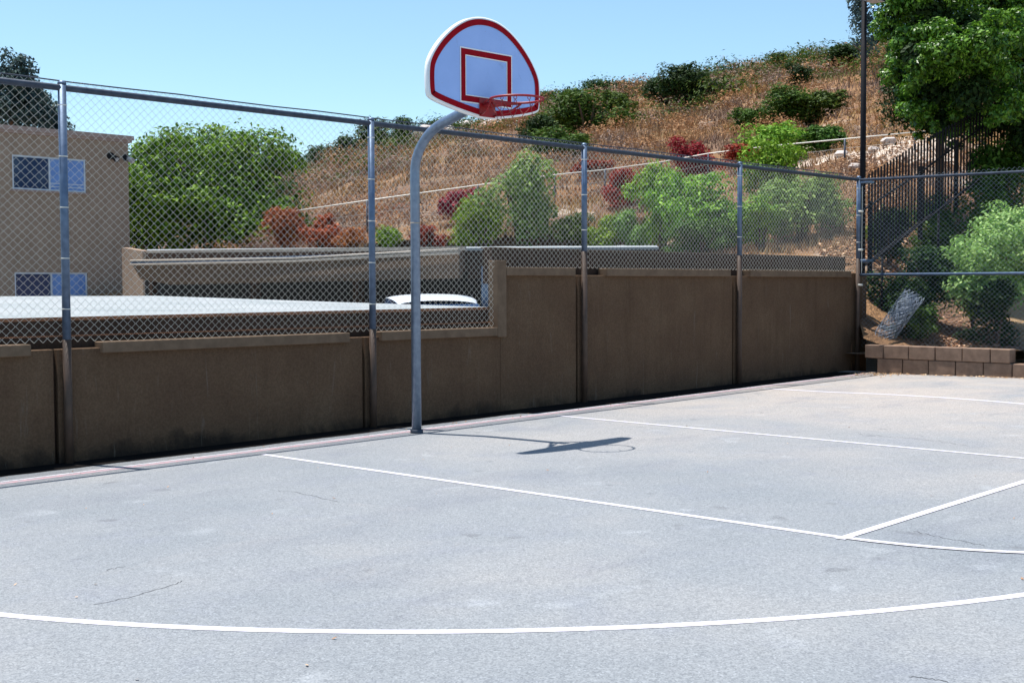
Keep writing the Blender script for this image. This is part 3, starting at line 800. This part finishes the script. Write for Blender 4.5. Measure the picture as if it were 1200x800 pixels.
def shrub(px, py, w, h, kind, label, name='shrub', cat='shrub', group=None, dense=1800, leaf=.045, d=None, part=True, sink=.05):
    """shrub whose foot stands at photo row py on the slope; w, h in photo pixels"""
    if d is None: d = find_d(px, py)
    base = terr(px, d)[0]; base[2] -= sink
    s = d/FOC
    o = empty(name, tuple(base), label, cat, group)
    me, ms = shrub_mesh(kind, rs.randrange(3), dense, leaf)
    sc = (w*s, w*s*rs.uniform(.8, 1.0), h*s)
    f = link('foliage', me, None, o); f.scale = sc; f.rotation_euler.z = rs.uniform(0, 6.28)
    if part: g = link('stem', ms, None, o); g.scale = sc; g.rotation_euler.z = f.rotation_euler.z
    return o
G1 = 'bright green shrubs on the bank behind the wall'
def sh(*a, **k): return shrub(*a, **k)
# bank behind the carport and wall
sh(565, 292, 74, 62, 'leaf_bright', 'bright green bush just right of the basketball pole above the white roof edge', dense=3000, leaf=.034)
sh(612, 288, 104, 104, 'leaf_grey', 'tall loose grey-green shrub behind the fence between pole and second post', dense=3200, leaf=.03)
sh(460, 290, 42, 30, 'leaf_bright', 'small bright green bush low behind the fence left of the basketball pole', dense=1800)
sh(668, 292, 54, 44, 'leaf_mid', 'low dark-and-green bush behind the fence just left of the middle post', dense=2200, leaf=.04)
sh(708, 292, 50, 44, 'leaf_bright', 'low rounded bright bush just right of the middle fence post', dense=2400, leaf=.04)
sh(740, 294, 46, 52, 'leaf_grey', 'narrow grey-green bush left of the tall green thicket', dense=2400, leaf=.04)
sh(775, 296, 96, 108, 'leaf_bright', 'tall bright green shrub left of the fourth fence post', dense=4200, leaf=.028)
sh(822, 296, 112, 100, 'leaf_bright', 'wide bright green shrub touching the fourth fence post', dense=4200, leaf=.028)
sh(825, 300, 90, 52, 'leaf_mid', 'low green shrub in front of the wide bright thicket by the fourth post', dense=3000, leaf=.034, d=24.2)
sh(905, 245, 78, 76, 'leaf_bright', 'yellow-green bush poking above the fence rail right of the fourth post', dense=3600, leaf=.03)
sh(935, 300, 112, 84, 'leaf_grey', 'broad grey-green shrub behind the last bay of the main fence', dense=4000, leaf=.028, d=24.5)
sh(890, 300, 72, 60, 'leaf_bright', 'bright shrub just right of the fourth fence post above the wall cap', dense=3000, leaf=.034, d=24)
sh(965, 272, 48, 58, 'leaf_mid', 'small dark green bush beside the orange dirt bank', dense=2200, leaf=.04)
# red ones
sh(333, 292, 56, 56, 'leaf_rust', 'rust-orange bush touching the right side of the round green tree', dense=2600, leaf=.034)
sh(378, 292, 58, 42, 'leaf_red', 'low dull red bush right of the rust-orange bush', dense=2200)
sh(413, 292, 40, 30, 'leaf_rust', 'small rusty bush left of the second fence post', dense=1600)
sh(540, 262, 56, 46, 'leaf_red', 'dark red bush just right of the basketball pole', dense=2400)
sh(505, 292, 44, 30, 'leaf_rust', 'low reddish scrub at the foot of the bank beside the pole', dense=1600)
sh(735, 246, 78, 46, 'leaf_red', 'wide dark red shrub on the slope right of the middle post', dense=2600, leaf=.036)
sh(810, 214, 56, 50, 'leaf_red', 'bright red bush crossed by the top rail of the fence', dense=2400, leaf=.036)
sh(873, 204, 60, 32, 'leaf_red', 'flat red bush just above the rail near the fourth post', dense=2000, leaf=.04)
sh(700, 212, 60, 22, 'leaf_rust', 'thin rust-coloured scrub just below the top rail right of the middle post', dense=1500)
# mid slope greens
sh(655, 192, 90, 42, 'leaf_mid', 'low green bush directly below the right edge of the backboard', dense=2600, leaf=.034)
sh(690, 162, 120, 66, 'leaf_mid', 'large spreading green bush right of the basketball rim', dense=4200, leaf=.024)
sh(632, 178, 52, 40, 'leaf_dark', 'dark bush half hidden by the bottom of the backboard', dense=2200)
sh(722, 146, 50, 36, 'leaf_mid', 'green bush at the right end of the spreading bush by the rim', dense=2200)
sh(800, 135, 80, 54, 'leaf_dark', 'round dark green oak shrub standing alone in the dry grass', dense=4200, leaf=.028)
sh(770, 134, 40, 34, 'leaf_dark', 'small dark bush at the left side of the lone round oak shrub', dense=1800)
sh(912, 196, 110, 50, 'leaf_bright', 'wide yellow-green shrub above the slanting hillside rail', dense=4200, leaf=.024)
sh(960, 188, 60, 38, 'leaf_mid', 'green shrub between the wide yellow-green shrub and the lamp post', dense=2600)
sh(915, 148, 96, 56, 'leaf_mid', 'big green shrub high on the slope left of the lamp post', dense=3800, leaf=.026)
sh(875, 152, 50, 34, 'leaf_mid', 'low green shrub at the left foot of the big slope shrub', dense=2200)
sh(962, 140, 60, 38, 'leaf_mid', 'green shrub between the big slope shrub and the lamp post', dense=2600)
sh(935, 112, 40, 34, 'leaf_dark', 'dark upright shrub above the big slope shrub', dense=1800)
sh(988, 88, 62, 30, 'leaf_dark', 'dark rounded shrub near the ridge left of the lamp post', dense=2400)
sh(848, 116, 34, 20, 'leaf_mid', 'small olive bush right of the lone round oak shrub', dense=1500)
# right of the corner
sh(1035, 212, 50, 46, 'leaf_bright', 'pale green bush at the lower end of the picket fence', dense=2600, leaf=.034, d=23.6)
# ridge chaparral
ORD = ['leftmost', 'second', 'third', 'fourth', 'fifth', 'sixth', 'seventh', 'eighth', 'ninth', 'tenth', 'eleventh', 'twelfth', 'thirteenth', 'fourteenth', 'fifteenth', 'sixteenth']
for i, (x, w, h) in enumerate([(352, 36, 18), (380, 46, 26), (410, 46, 30), (443, 52, 40), (478, 48, 36), (512, 46, 30), (540, 40, 22)]):
    Y = np.interp(x, [340, 430, 540], [206, 190, 164])
    sh(x, Y, w, h, 'leaf_dark', ('leftmost dark chaparral shrub on the left shoulder of the ridge' if i == 0 else ORD[i]+' dark chaparral shrub from the left on the left shoulder of the ridge'), group='chaparral on the left shoulder of the ridge', dense=1900, leaf=.04, part=False)
for i, (x, w, h) in enumerate([(645, 28, 20), (672, 34, 16), (700, 44, 20), (726, 40, 20), (775, 44, 18), (803, 30, 16), (832, 34, 12), (858, 34, 14), (884, 38, 13), (912, 34, 16), (936, 26, 12), (962, 34, 14), (990, 38, 15), (1030, 50, 24)]):
    Y = np.interp(x, US, TT[:, -1])+5
    sh(x, Y, w, h, 'leaf_dark' if i % 3 else 'leaf_mid', ('leftmost small shrub along the ridge skyline right of the backboard' if i == 0 else ORD[i]+' small shrub from the left along the ridge skyline right of the backboard'), group='shrubs along the ridge skyline', dense=1500, leaf=.045, part=False)

# uncountable low scrub and dry grass
def tufts():
    rng = np.random.default_rng(21); n = 21000
    u = rng.uniform(250, 1250, n); d = 22+88*rng.random(n)**1.25
    ok = ~((u < 770) & (d < 30)); ok &= ~((u < 1000) & (d < 23)); ok &= ~((u > 1000) & (d < 25)); u, d = u[ok], d[ok]
    P = terr(u, d); n = len(P); K = 6
    keep = rng.random(n) < np.clip(.85+.8*np.sin(P[:, 0]*.33+np.sin(P[:, 1]*.21)*1.5)*np.sin(P[:, 1]*.37+1+np.sin(P[:, 0]*.18)), .06, 1); P, d = P[keep], d[keep]; n = len(P)
    sc = np.clip(d/50, .6, 1.35)
    base = np.repeat(P, K, 0); s = np.repeat(sc, K)
    m_ = n*K; a = rng.uniform(0, 2*PI, m_); h = s*rng.uniform(.16, .42, m_); lean = rng.uniform(.15, .8, m_)*h; w = s*.028
    o = rng.normal(size=(m_, 2))*.10*s[:, None]
    b = base.copy(); b[:, :2] += o; b[:, 2] -= .08
    t = np.stack([np.cos(a), np.sin(a)], 1); side = np.stack([-np.sin(a+.7), np.cos(a+.7)], 1)*w[:, None]
    V = np.zeros((m_, 3, 3)); V[:, 0] = b; V[:, 0, :2] -= side; V[:, 1] = b; V[:, 1, :2] += side
    V[:, 2] = b; V[:, 2, :2] += t*lean[:, None]; V[:, 2, 2] += h+.08
    tag(link('dry_grass', mesh_np('dry_grass', V.reshape(-1, 3), np.arange(3*m_).reshape(m_, 3)), M['grass']), 'dry tan grass covering the hillside', 'grass', kind='stuff')
tufts()
def scrub(name, n, seed, kind, label, rng_d, sz, leafs, ulo=250, uhi=1200, leaf=.036, filt=None):
    rng = np.random.default_rng(seed)
    u = rng.uniform(ulo, uhi, n); d = rng_d[0]+(rng_d[1]-rng_d[0])*rng.random(n)
    if filt is not None: k = filt(u, d, rng); u, d = u[k], d[k]
    P = terr(u, d); Vs = []; n2 = 0
    for i in range(len(P)):
        s = sz*rng.uniform(.5, 1.5)*np.clip(d[i]/50, .55, 1.6)
        V, F = cloud(leafs, [(0, 0, .25, .5, .5, .32), (.25, .1, .3, .3, .3, .25), (-.2, .15, .35, .3, .3, .22)], leaf, seed*1000+i, .35, .35)
        V = V*np.array([s, s, s*rng.uniform(.6, 1.0)]); a = rng.uniform(0, 6.28); c, q = math.cos(a), math.sin(a)
        V = np.stack([V[:, 0]*c-V[:, 1]*q, V[:, 0]*q+V[:, 1]*c, V[:, 2]], 1)+P[i]-np.array([0, 0, .08*s]); Vs.append(V)
    V = np.concatenate(Vs); F = np.arange(len(V)).reshape(-1, 4)
    tag(link(name, mesh_np(name, V, F), M[kind]), label, 'scrub', kind='stuff')
okd = lambda u, d, r: ~((u < 800) & (d < 30)) & ~((u < 1010) & (d < 24))
scrub('dry_scrub', 700, 3, 'leaf_dry', 'tan dry scrub scattered over the hillside', (24, 108), 1.35, 200, filt=okd)
scrub('grey_scrub', 420, 4, 'leaf_dry2', 'grey leafless scrub between the grass patches', (28, 108), 1.5, 200, filt=okd)
scrub('brown_scrub', 200, 8, 'leaf_brown', 'dark brown scrub clumps dotted over the slope', (30, 105), 1.25, 150, filt=okd)
scrub('red_scrub', 70, 5, 'leaf_rust', 'reddish low scrub on the lower slope', (27, 44), 1.1, 130, 300, 900, filt=okd)
scrub('olive_scrub', 170, 6, 'leaf_mid', 'low olive scrub on the upper slope', (60, 110), 2.0, 200, 330, 1150)
scrub('ridge_scrub', 200, 7, 'leaf_dark', 'dark low scrub merging along the ridge', (90, 112), 1.9, 210, 330, 1100, filt=lambda u, d, r: ((u > 620) | (d > 80)))

def dirt():
    us = np.linspace(925, 1120, 40); V = []; F = []
    for u in us:
        d0, d1 = find_d(u, 202, 22, 50), find_d(u, 164+3*math.sin(u*.05), 22, 50)
        for q in np.linspace(0, 1, 9):
            dd = d0+(d1-d0)*q+.15*math.sin(u*.9+q*9); p = terr(u, dd)[0]; V.append((p[0], p[1], p[2]+(.05 if .05 < q < .95 else -.03)))
    for i in range(39):
        for j in range(8): F.append((i*9+j, i*9+j+1, (i+1)*9+j+1, (i+1)*9+j))
    tag(link('dirt_terrace', mesh_np('dirt_terrace', V, F, True), M['pale_earth']), kind='structure')
dirt()
# pale rock outcrop below the backboard
rk = random.Random(4)
def rock(px, py, w, h, label):
    w *= 1.25; h *= 1.5
    d = find_d(px, py); b = terr(px, d)[0]; s = d/FOC
    bm = bmesh.new(); bmesh.ops.create_icosphere(bm, subdivisions=2, radius=.5)
    for v in bm.verts:
        k = 1+rk.uniform(-.16, .16); v.co = Vector((v.co.x*k*w*s, v.co.y*k*w*s*.7, v.co.z*k*h*s))
    me = bpy.data.meshes.new('rock'); bm.to_mesh(me); bm.free()
    o = link('rock', me, M['rock'], None, (b[0], b[1], b[2]+h*s*.38)); tag(o, label, 'rock', 'pale rocks below the backboard'); o.rotation_euler.z = YAW+PI/2+rk.uniform(-.4, .4)
rock(515, 170, 46, 18, 'large flat pale rock left of the others, just above the rail by the pole')
rock(548, 158, 34, 14, 'pale rock directly under the left half of the backboard')
rock(578, 154, 30, 12, 'small pale rock under the middle of the backboard')
rock(610, 151, 34, 12, 'pale rock under the right half of the backboard')
rock(520, 157, 20, 9, 'smallest pale rock beside the bend of the hoop pole')
for i, (x, y, w, h) in enumerate([(1040, 178, 16, 7), (1022, 190, 12, 6), (985, 192, 14, 6), (1000, 205, 12, 6)]):
    rock(x, y, w, h, ['pale stone on the bare bank just right of the lamp post', 'small pale stone low on the bank touching the lamp post', 'pale stone on the bank left of the lamp post', 'lowest small pale stone on the bank left of the lamp post'][i])

# hillside fence
hf = empty('hillside_fence', tuple(terr(640, 35)[0]), 'thin wire fence with pale top rail climbing across the hillside', 'fence')
HO = Vector(hf.location)
line = [(285, 256), (430, 235), (560, 217), (650, 205), (709, 199), (775, 190), (830, 180), (905, 171), (990, 163), (1072, 155), (1130, 150)]
tops = []
for (x, Y) in line:
    d = find_d(x, Y+34, 24, 45); q = np.array(D(x, Y, d)); tops.append((q, terr(x, d)[0]))
mb = MB(); mb.tube([Vector(t)-HO for t, b in tops], .017, 6); mb.build('top_rail', M['wire'], hf)
for t, b in tops:
    mb = MB(); mb.tube([Vector((t[0], t[1], b[2]-.2))-HO, Vector(t)-HO], .026, 6); mb.build('post', M['galv_rail'], hf)
for f in (.3, .6):
    mb = MB(); mb.tube([Vector((t[0], t[1], b[2]*(1-f)+t[2]*f))-HO for t, b in tops], .006, 4); mb.build('wire', M['wire'], hf)

# ------------------------------------------------------------------ trees
def branches(mb, base, top, r, seed, k=7, spread=1.2):
    rng = random.Random(seed); base, top = Vector(base), Vector(top)
    mid = (base+top)/2+Vector((rng.uniform(-.1, .1), rng.uniform(-.1, .1), 0))*spread
    mb.tube([base, mid, top], [r, r*.75, r*.35], 8)
    for i in range(k):
        f = rng.uniform(.35, .95); p = base.lerp(top, f); a = rng.uniform(0, 6.28); L = spread*rng.uniform(.5, 1)
        q = p+Vector((math.cos(a)*L, math.sin(a)*L, L*.7)); mb.tube([p, (p+q)/2+Vector((0, 0, -.06*L)), q], [r*.4, r*.25, r*.1], 6)
def tree(name, px, py, d, w, h, kind, label, n, leaf, seed, k=16, trunk=.12, cat='tree', base_z=None, low=.3):
    s = d/FOC; c = Vector(D(px, py, d)); W, H = w*s, h*s
    base = Vector((c.x, c.y, c.z if base_z is None else base_z)); o = empty(name, tuple(base), label, cat)
    lo = c.z-base.z
    lob = [(x, y, z+lo, a, b, e) for x, y, z, a, b, e in lobes_for(W, H, k, seed, low=low)]
    V, F = cloud(n, lob if n < 5000 else lob+sub(lob, 6, seed, .42), leaf, seed, .5, .25, up=.5)
    link('crown', mesh_np('crown', V, F), M[kind], o)
    mb = MB(); branches(mb, (0, 0, 0), (0, 0, lo+H*.75), trunk, seed, 8, W*.3); mb.build('trunk', M['bark'], o)
    return o
tree('broad_tree', 244, 312, 37, 226, 166, 'leaf_pine', 'large rounded yellow-green tree beside the beige apartment building', 46000, .075, 41, 26, .22, base_z=-.5, low=.15)
tree('broad_tree', 170, 300, 40, 90, 110, 'leaf_dark', 'dark green tree tucked against the right corner of the beige building', 9000, .08, 44, 10, .15, base_z=-.5, low=.15)
tree('eucalyptus_tree', 14, 190, 48, 96, 118, 'leaf_blue', 'tall dark bluish eucalyptus above the roof at the left edge', 9000, .085, 42, 12, .2, base_z=-.5)
tree('eucalyptus_tree', 68, 185, 50, 66, 70, 'leaf_blue', 'smaller bluish eucalyptus top rising behind the building roof near the first post', 3800, .08, 43, 8, .15, base_z=-.5)
# right-hand big tree
def bigtree():
    base = Vector(D(1215, 300, 24.5)); base.z = 1.2
    o = empty('broadleaf_tree', tuple(base), 'huge glossy green broadleaf tree filling the upper right corner', 'tree')
    s = 22/FOC; rng = np.random.default_rng(9); lob = []
    spots = [(1052, 36, 32), (1090, 20, 52), (1050, -8, 30), (1064, 88, 30), (1078, 122, 26), (1088, 150, 20), (1120, 150, 26), (1092, 80, 46), (1072, 64, 34), (1100, 110, 48), (1100, 145, 30), (1130, 45, 62), (1140, 110, 46), (1175, 15, 60), (1195, 70, 55), (1185, 140, 55), (1046, 12, 22), (1120, -10, 55), (1078, -22, 44), (1230, 40, 70), (1215, 160, 60), (1160, -40, 70), (1200, -60, 80), (1110, 135, 30), (1190, 190, 40), (1250, 120, 70), (1168, 75, 40)]
    for (x, y, r) in spots:
        d = 23.2+rng.uniform(-.9, 1.0); c = Vector(D(x, y, d))-base; q = r*s
        lob.append((c.x, c.y, c.z, q*.95, q*.95, q*.9))
    V, F = cloud(120000, sub(lob, 15, 3, .31), .040, 5, .5, .22, up=.55); link('crown', mesh_np('crown', V, F), M['leaf_big'], o)
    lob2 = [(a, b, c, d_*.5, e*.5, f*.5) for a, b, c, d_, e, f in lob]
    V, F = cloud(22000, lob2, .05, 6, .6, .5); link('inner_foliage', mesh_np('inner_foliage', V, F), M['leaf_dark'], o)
    mb = MB(); branches(mb, (.5, .2, -.8), (.2, -.2, 5.2), .20, 3, 12, 1.6); mb.build('trunk', M['bark'], o)
bigtree()
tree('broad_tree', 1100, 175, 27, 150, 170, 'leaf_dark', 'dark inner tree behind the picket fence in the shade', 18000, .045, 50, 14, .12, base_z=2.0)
tree('eucalyptus_tree', 1012, 92, 60, 46, 124, 'leaf_blue', 'bluish leafy branch tips showing behind the top of the lamp post', 2200, .085, 51, 8, .1, base_z=6)

# planter vegetation
def bush_at(px, py, d, w, h, kind, label, n, leaf, seed, k=12):
    s = d/FOC; c = Vector(D(px, py, d)); o = empty('bush', tuple(c), label, 'bush')
    V, F = cloud(n, lobes_for(w*s, h*s, k, seed, low=.02) if n < 4000 else lobes_for(w*s, h*s, k, seed, low=.02)+sub(lobes_for(w*s, h*s, k, seed, low=.02), 4, seed, .5), leaf, seed, .42, .3, up=.5)
    link('foliage', mesh_np('foliage', V, F), M[kind], o)
    mb = MB(); stems(mb, w*s, h*s, seed, 6, .015); mb.build('stem', M['bark'], o)
bush_at(1158, 350, 19.6, 130, 102, 'leaf_pale', 'large pale green leafy bush behind the side fence at the right edge', 15000, .036, 60, 18)
bush_at(1185, 335, 20.4, 90, 70, 'leaf_bright', 'pale green bush top at the right edge behind the larger pale bush', 5000, .04, 61)
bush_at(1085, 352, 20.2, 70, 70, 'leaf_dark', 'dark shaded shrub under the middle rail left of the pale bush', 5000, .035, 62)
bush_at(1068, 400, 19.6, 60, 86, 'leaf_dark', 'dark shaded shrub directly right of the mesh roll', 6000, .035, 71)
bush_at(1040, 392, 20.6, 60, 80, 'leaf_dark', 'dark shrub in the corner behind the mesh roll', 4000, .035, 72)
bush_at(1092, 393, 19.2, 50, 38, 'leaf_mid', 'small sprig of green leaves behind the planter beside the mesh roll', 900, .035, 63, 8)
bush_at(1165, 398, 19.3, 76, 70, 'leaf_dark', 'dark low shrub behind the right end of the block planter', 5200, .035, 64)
bush_at(1140, 372, 19.5, 34, 30, 'leaf_bright', 'small yellow-green sprig over the leaf litter mound', 500, .035, 65, 6)
bush_at(1042, 300, 22.5, 46, 60, 'leaf_dark', 'dark shrub behind the foot of the picket fence', 3500, .04, 66)
bush_at(1112, 320, 23.4, 110, 110, 'leaf_mid', 'green shrub filling the middle of the picket fence', 9000, .04, 67)
bush_at(1175, 290, 23.6, 90, 150, 'leaf_mid', 'tall green shrub behind the picket fence at the right', 8000, .045, 68)
# litter mound and dirt bank chips
pts = []
for k in range(2600):
    u = rl.uniform(1060, 1170); d = 19.0+abs(rl.normal(0, .9)); t = terr(u, d)[0]; pts.append((t[0], t[1], t[2]+.02+rl.uniform(0, .03)))
scatter_leaves('leaf_litter', pts, .035, M['litter'], 'sunlit tan leaf litter on the slope behind the planter', 'leaf litter')
pts = []
for k in range(5200):
    u = rl.uniform(960, 1062); d = rl.uniform(22, 33); t = terr(u, d)[0]; pts.append((t[0], t[1], t[2]+.02+rl.uniform(0, .05)))
scatter_leaves('bank_litter', pts, .05, M['litter'], 'orange dry litter on the bare bank by the lamp post', 'leaf litter')

# ------------------------------------------------------------------ apartment building
BY = 20.96; br = Vector(D(150, 162, 32)); BX = br.x; BZ = br.z
bl = empty('apartment_building', (BX, BY, -1), 'beige stucco apartment block with flat roof and sliding windows at the left edge', 'building')
BO = Vector((BX, BY, -1))
def bbox(name, a, b, mat, par=None, bev=0):
    mb = MB(); mb.box(Vector(a)-BO, Vector(b)-BO, bev); return mb.build(name, mat, par or bl)
wins = []
for (x0, y0, x1, y1) in ((14, 180, 101, 224), (17, 318, 103, 352)):
    a = Wy(x0, y0+1, BY); b = Wy(x1, y1+2, BY); wins.append((a[0], b[0], min(a[2], b[2]), max(a[2], b[2])))
xl = BX-9
# wall with openings: pieces around the windows
z = -1.2
ws = sorted(wins, key=lambda w: w[2])
cuts = []
wx0 = min(w[0] for w in wins); wx1 = max(w[1] for w in wins)
bbox('wall', (xl, BY, -1.2), (wx0, BY+.25, BZ-.12), M['bldg'])
bbox('wall', (wx1, BY, -1.2), (BX, BY+.25, BZ-.12), M['bldg'])
zs = [-1.2]
for w in ws: zs += [w[2], w[3]]
zs += [BZ-.12]
for i in range(0, len(zs), 2): bbox('wall', (wx0, BY, zs[i]), (wx1, BY+.25, zs[i+1]), M['bldg'])
bbox('side_wall', (BX-.25, BY+.25, -1.2), (BX, BY+9, BZ-.12), M['bldg'])
bbox('rear_wall', (xl, BY+8.8, -1.2), (BX-.25, BY+9, BZ-.12), M['bldg'])
bbox('roof', (xl-.1, BY-.06, BZ-.12), (BX+.08, BY+9.1, BZ), M['bldg_trim'])
bbox('roof_edge', (xl-.1, BY-.10, BZ-.06), (BX+.12, BY-.062, BZ+.05), M['bldg_trim'])
for (a, b, z0, z1) in wins:
    f = bbox('window', (a, BY+.10, z0), (b, BY+.13, z1), M['dark'])
    t = .04; mid = a+(b-a)*.5
    for q in (((a, BY+.02, z0), (b, BY+.07, z0+t)), ((a, BY+.02, z1-t), (b, BY+.07, z1)), ((a, BY+.02, z0+t), (a+t, BY+.07, z1-t)), ((b-t, BY+.02, z0+t), (b, BY+.07, z1-t)), ((mid-t/2, BY+.015, z0+t), (mid+t/2, BY+.065, z1-t))):
        mb = MB(); mb.box(Vector(q[0])-BO, Vector(q[1])-BO); mb.build('window_frame', M['frame'], f)
    mb = MB(); mb.box(Vector((a+t, BY+.05, z0+t))-BO, Vector((mid-t/2, BY+.055, z1-t))-BO); mb.build('pane', M['glass'], f)
    mb = MB(); mb.box(Vector((mid+t/2, BY+.04, z0+t))-BO, Vector((b-t, BY+.045, z1-t))-BO); mb.build('pane', M['blind'], f)
    mb = MB(); mb.box(Vector((a-.05, BY-.05, z0-.05))-BO, Vector((b+.05, BY+.05, z0-.002))-BO); mb.build('sill', M['bldg_trim'], f)
    for k in range(2):
        zz = z0+(z1-z0)*(.22 if k else .12); mb = MB(); mb.box(Vector((mid+.02, BY+.034, zz))-BO, Vector((b-.03, BY+.038, zz+.02))-BO); mb.build('blind_slat', M['frame'], f)
def flood(px, py, label, mat):
    p = Vector(Wy(px, py, BY)); o = empty('wall_lamp', tuple(p), label, 'wall lamp')
    mb = MB(); mb.tube([(0, 0, 0), (0, -.06, 0)], .09, 12); mb.build('base', M['black_steel'], o)
    mb = MB(); mb.tube([(.02, -.05, 0), (.03, -.14, -.04), (.05, -.26, -.10)], [.03, .06, .08], 12); h = mb.build('lamp_head', mat, o)
    mb = MB(); mb.tube([(.051, -.262, -.101), (.053, -.268, -.104)], .055, 12); mb.build('lens', M['lens'], h)
flood(129, 183, 'black floodlight on the building wall right of the upper window', M['black_steel'])
flood(147, 185, 'pale floodlight at the right corner of the building wall', M['lens'])
# low wing between building and carport
w0 = Vector(D(152, 290, 30)); w1 = Vector(D(177, 294, 28))
wing = empty('low_wing_wall', (w0.x, w0.y, -.5), 'short beige garden wall between the building corner and the far carport', 'wall')
mb = MB(); mb.poly_prism([(0, 0, 0), (w1.x-w0.x, w1.y-w0.y, 0), (w1.x-w0.x, w1.y-w0.y, w1.z+.5), (0, 0, w0.z+.5)], (-.1, .2, 0)); mb.build('wall', M['bldg'], wing)

# ------------------------------------------------------------------ car behind the low roof
car = empty('parked_car', (float(Wy(500, 350, 4.4)[0]), 4.4, -.148), 'pale silver sedan parked behind the low white roof, only its cabin top showing', 'car')
car.rotation_euler.z = R(-33)
prof = [(-2.2, .35), (-2.25, .7), (-2.15, .92), (-1.6, .98), (-1.15, 1.02), (1.0, .96), (1.9, .86), (2.2, .68), (2.22, .35)]
mb = MB(); mb.poly_prism([(-.86, y, z) for y, z in prof], (1.72, 0, 0))
bmesh.ops.bevel(mb.bm, geom=list(mb.bm.edges), offset=.06, segments=2, affect='EDGES'); mb.build('body', M['car_paint'], car)
def loft(rows, name, mat, par):
    V = []; F = []; k = len(rows[0])
    for r in rows: V += r
    for i in range(len(rows)-1):
        for j in range(k-1): F.append((i*k+j, i*k+j+1, (i+1)*k+j+1, (i+1)*k+j))
    return link(name, mesh_np(name, V, F, True), mat, par)
rows = []
for y, hw, zt in ((-1.05, .52, 1.38), (-.8, .56, 1.435), (-.3, .58, 1.465), (.1, .57, 1.455), (.4, .53, 1.41)):
    rows.append([(hw*math.sin(a), y, zt-.055*(1-math.cos(a))*1.0) for a in np.linspace(-PI/2, PI/2, 13)])
loft(rows, 'roof', M['car_paint'], car)
def gq(pts, name): 
    mb = MB(); mb.face(pts); return mb.build(name, M['car_glass'], car)
gq([(-.74, -1.62, .97), (.74, -1.62, .97), (.53, -1.05, 1.335), (-.53, -1.05, 1.335)], 'rear_window')
gq([(-.76, 1.1, .96), (.76, 1.1, .96), (.53, .4, 1.345), (-.53, .4, 1.345)], 'windscreen')
for sx in (-1, 1):
    gq([(sx*.80, -1.5, .98), (sx*.82, 1.0, .96), (sx*.525, .40, 1.36), (sx*.575, -.3, 1.41), (sx*.515, -1.05, 1.33)], 'side_window')
    mb = MB(); mb.box((sx*.90-.09, .55, .98), (sx*.90+.09, .72, 1.10), .02); mb.build('mirror', M['car_paint'], car)
    for yy in (-1.35, 1.4):
        mb = MB(); mb.tube([(sx*.72, yy, .31), (sx*.88, yy, .31)], .31, 18); w_ = mb.build('wheel', M['rubber'], car)
        mb = MB(); mb.tube([(sx*.86, yy, .31), (sx*.887, yy, .31)], .19, 12); mb.build('hubcap', M['galv'], w_)
    mb = MB(); mb.box((sx*.62-.12, -2.27, .68), (sx*.62+.12, -2.2, .82), .01); mb.build('tail_light', M['red'], car)
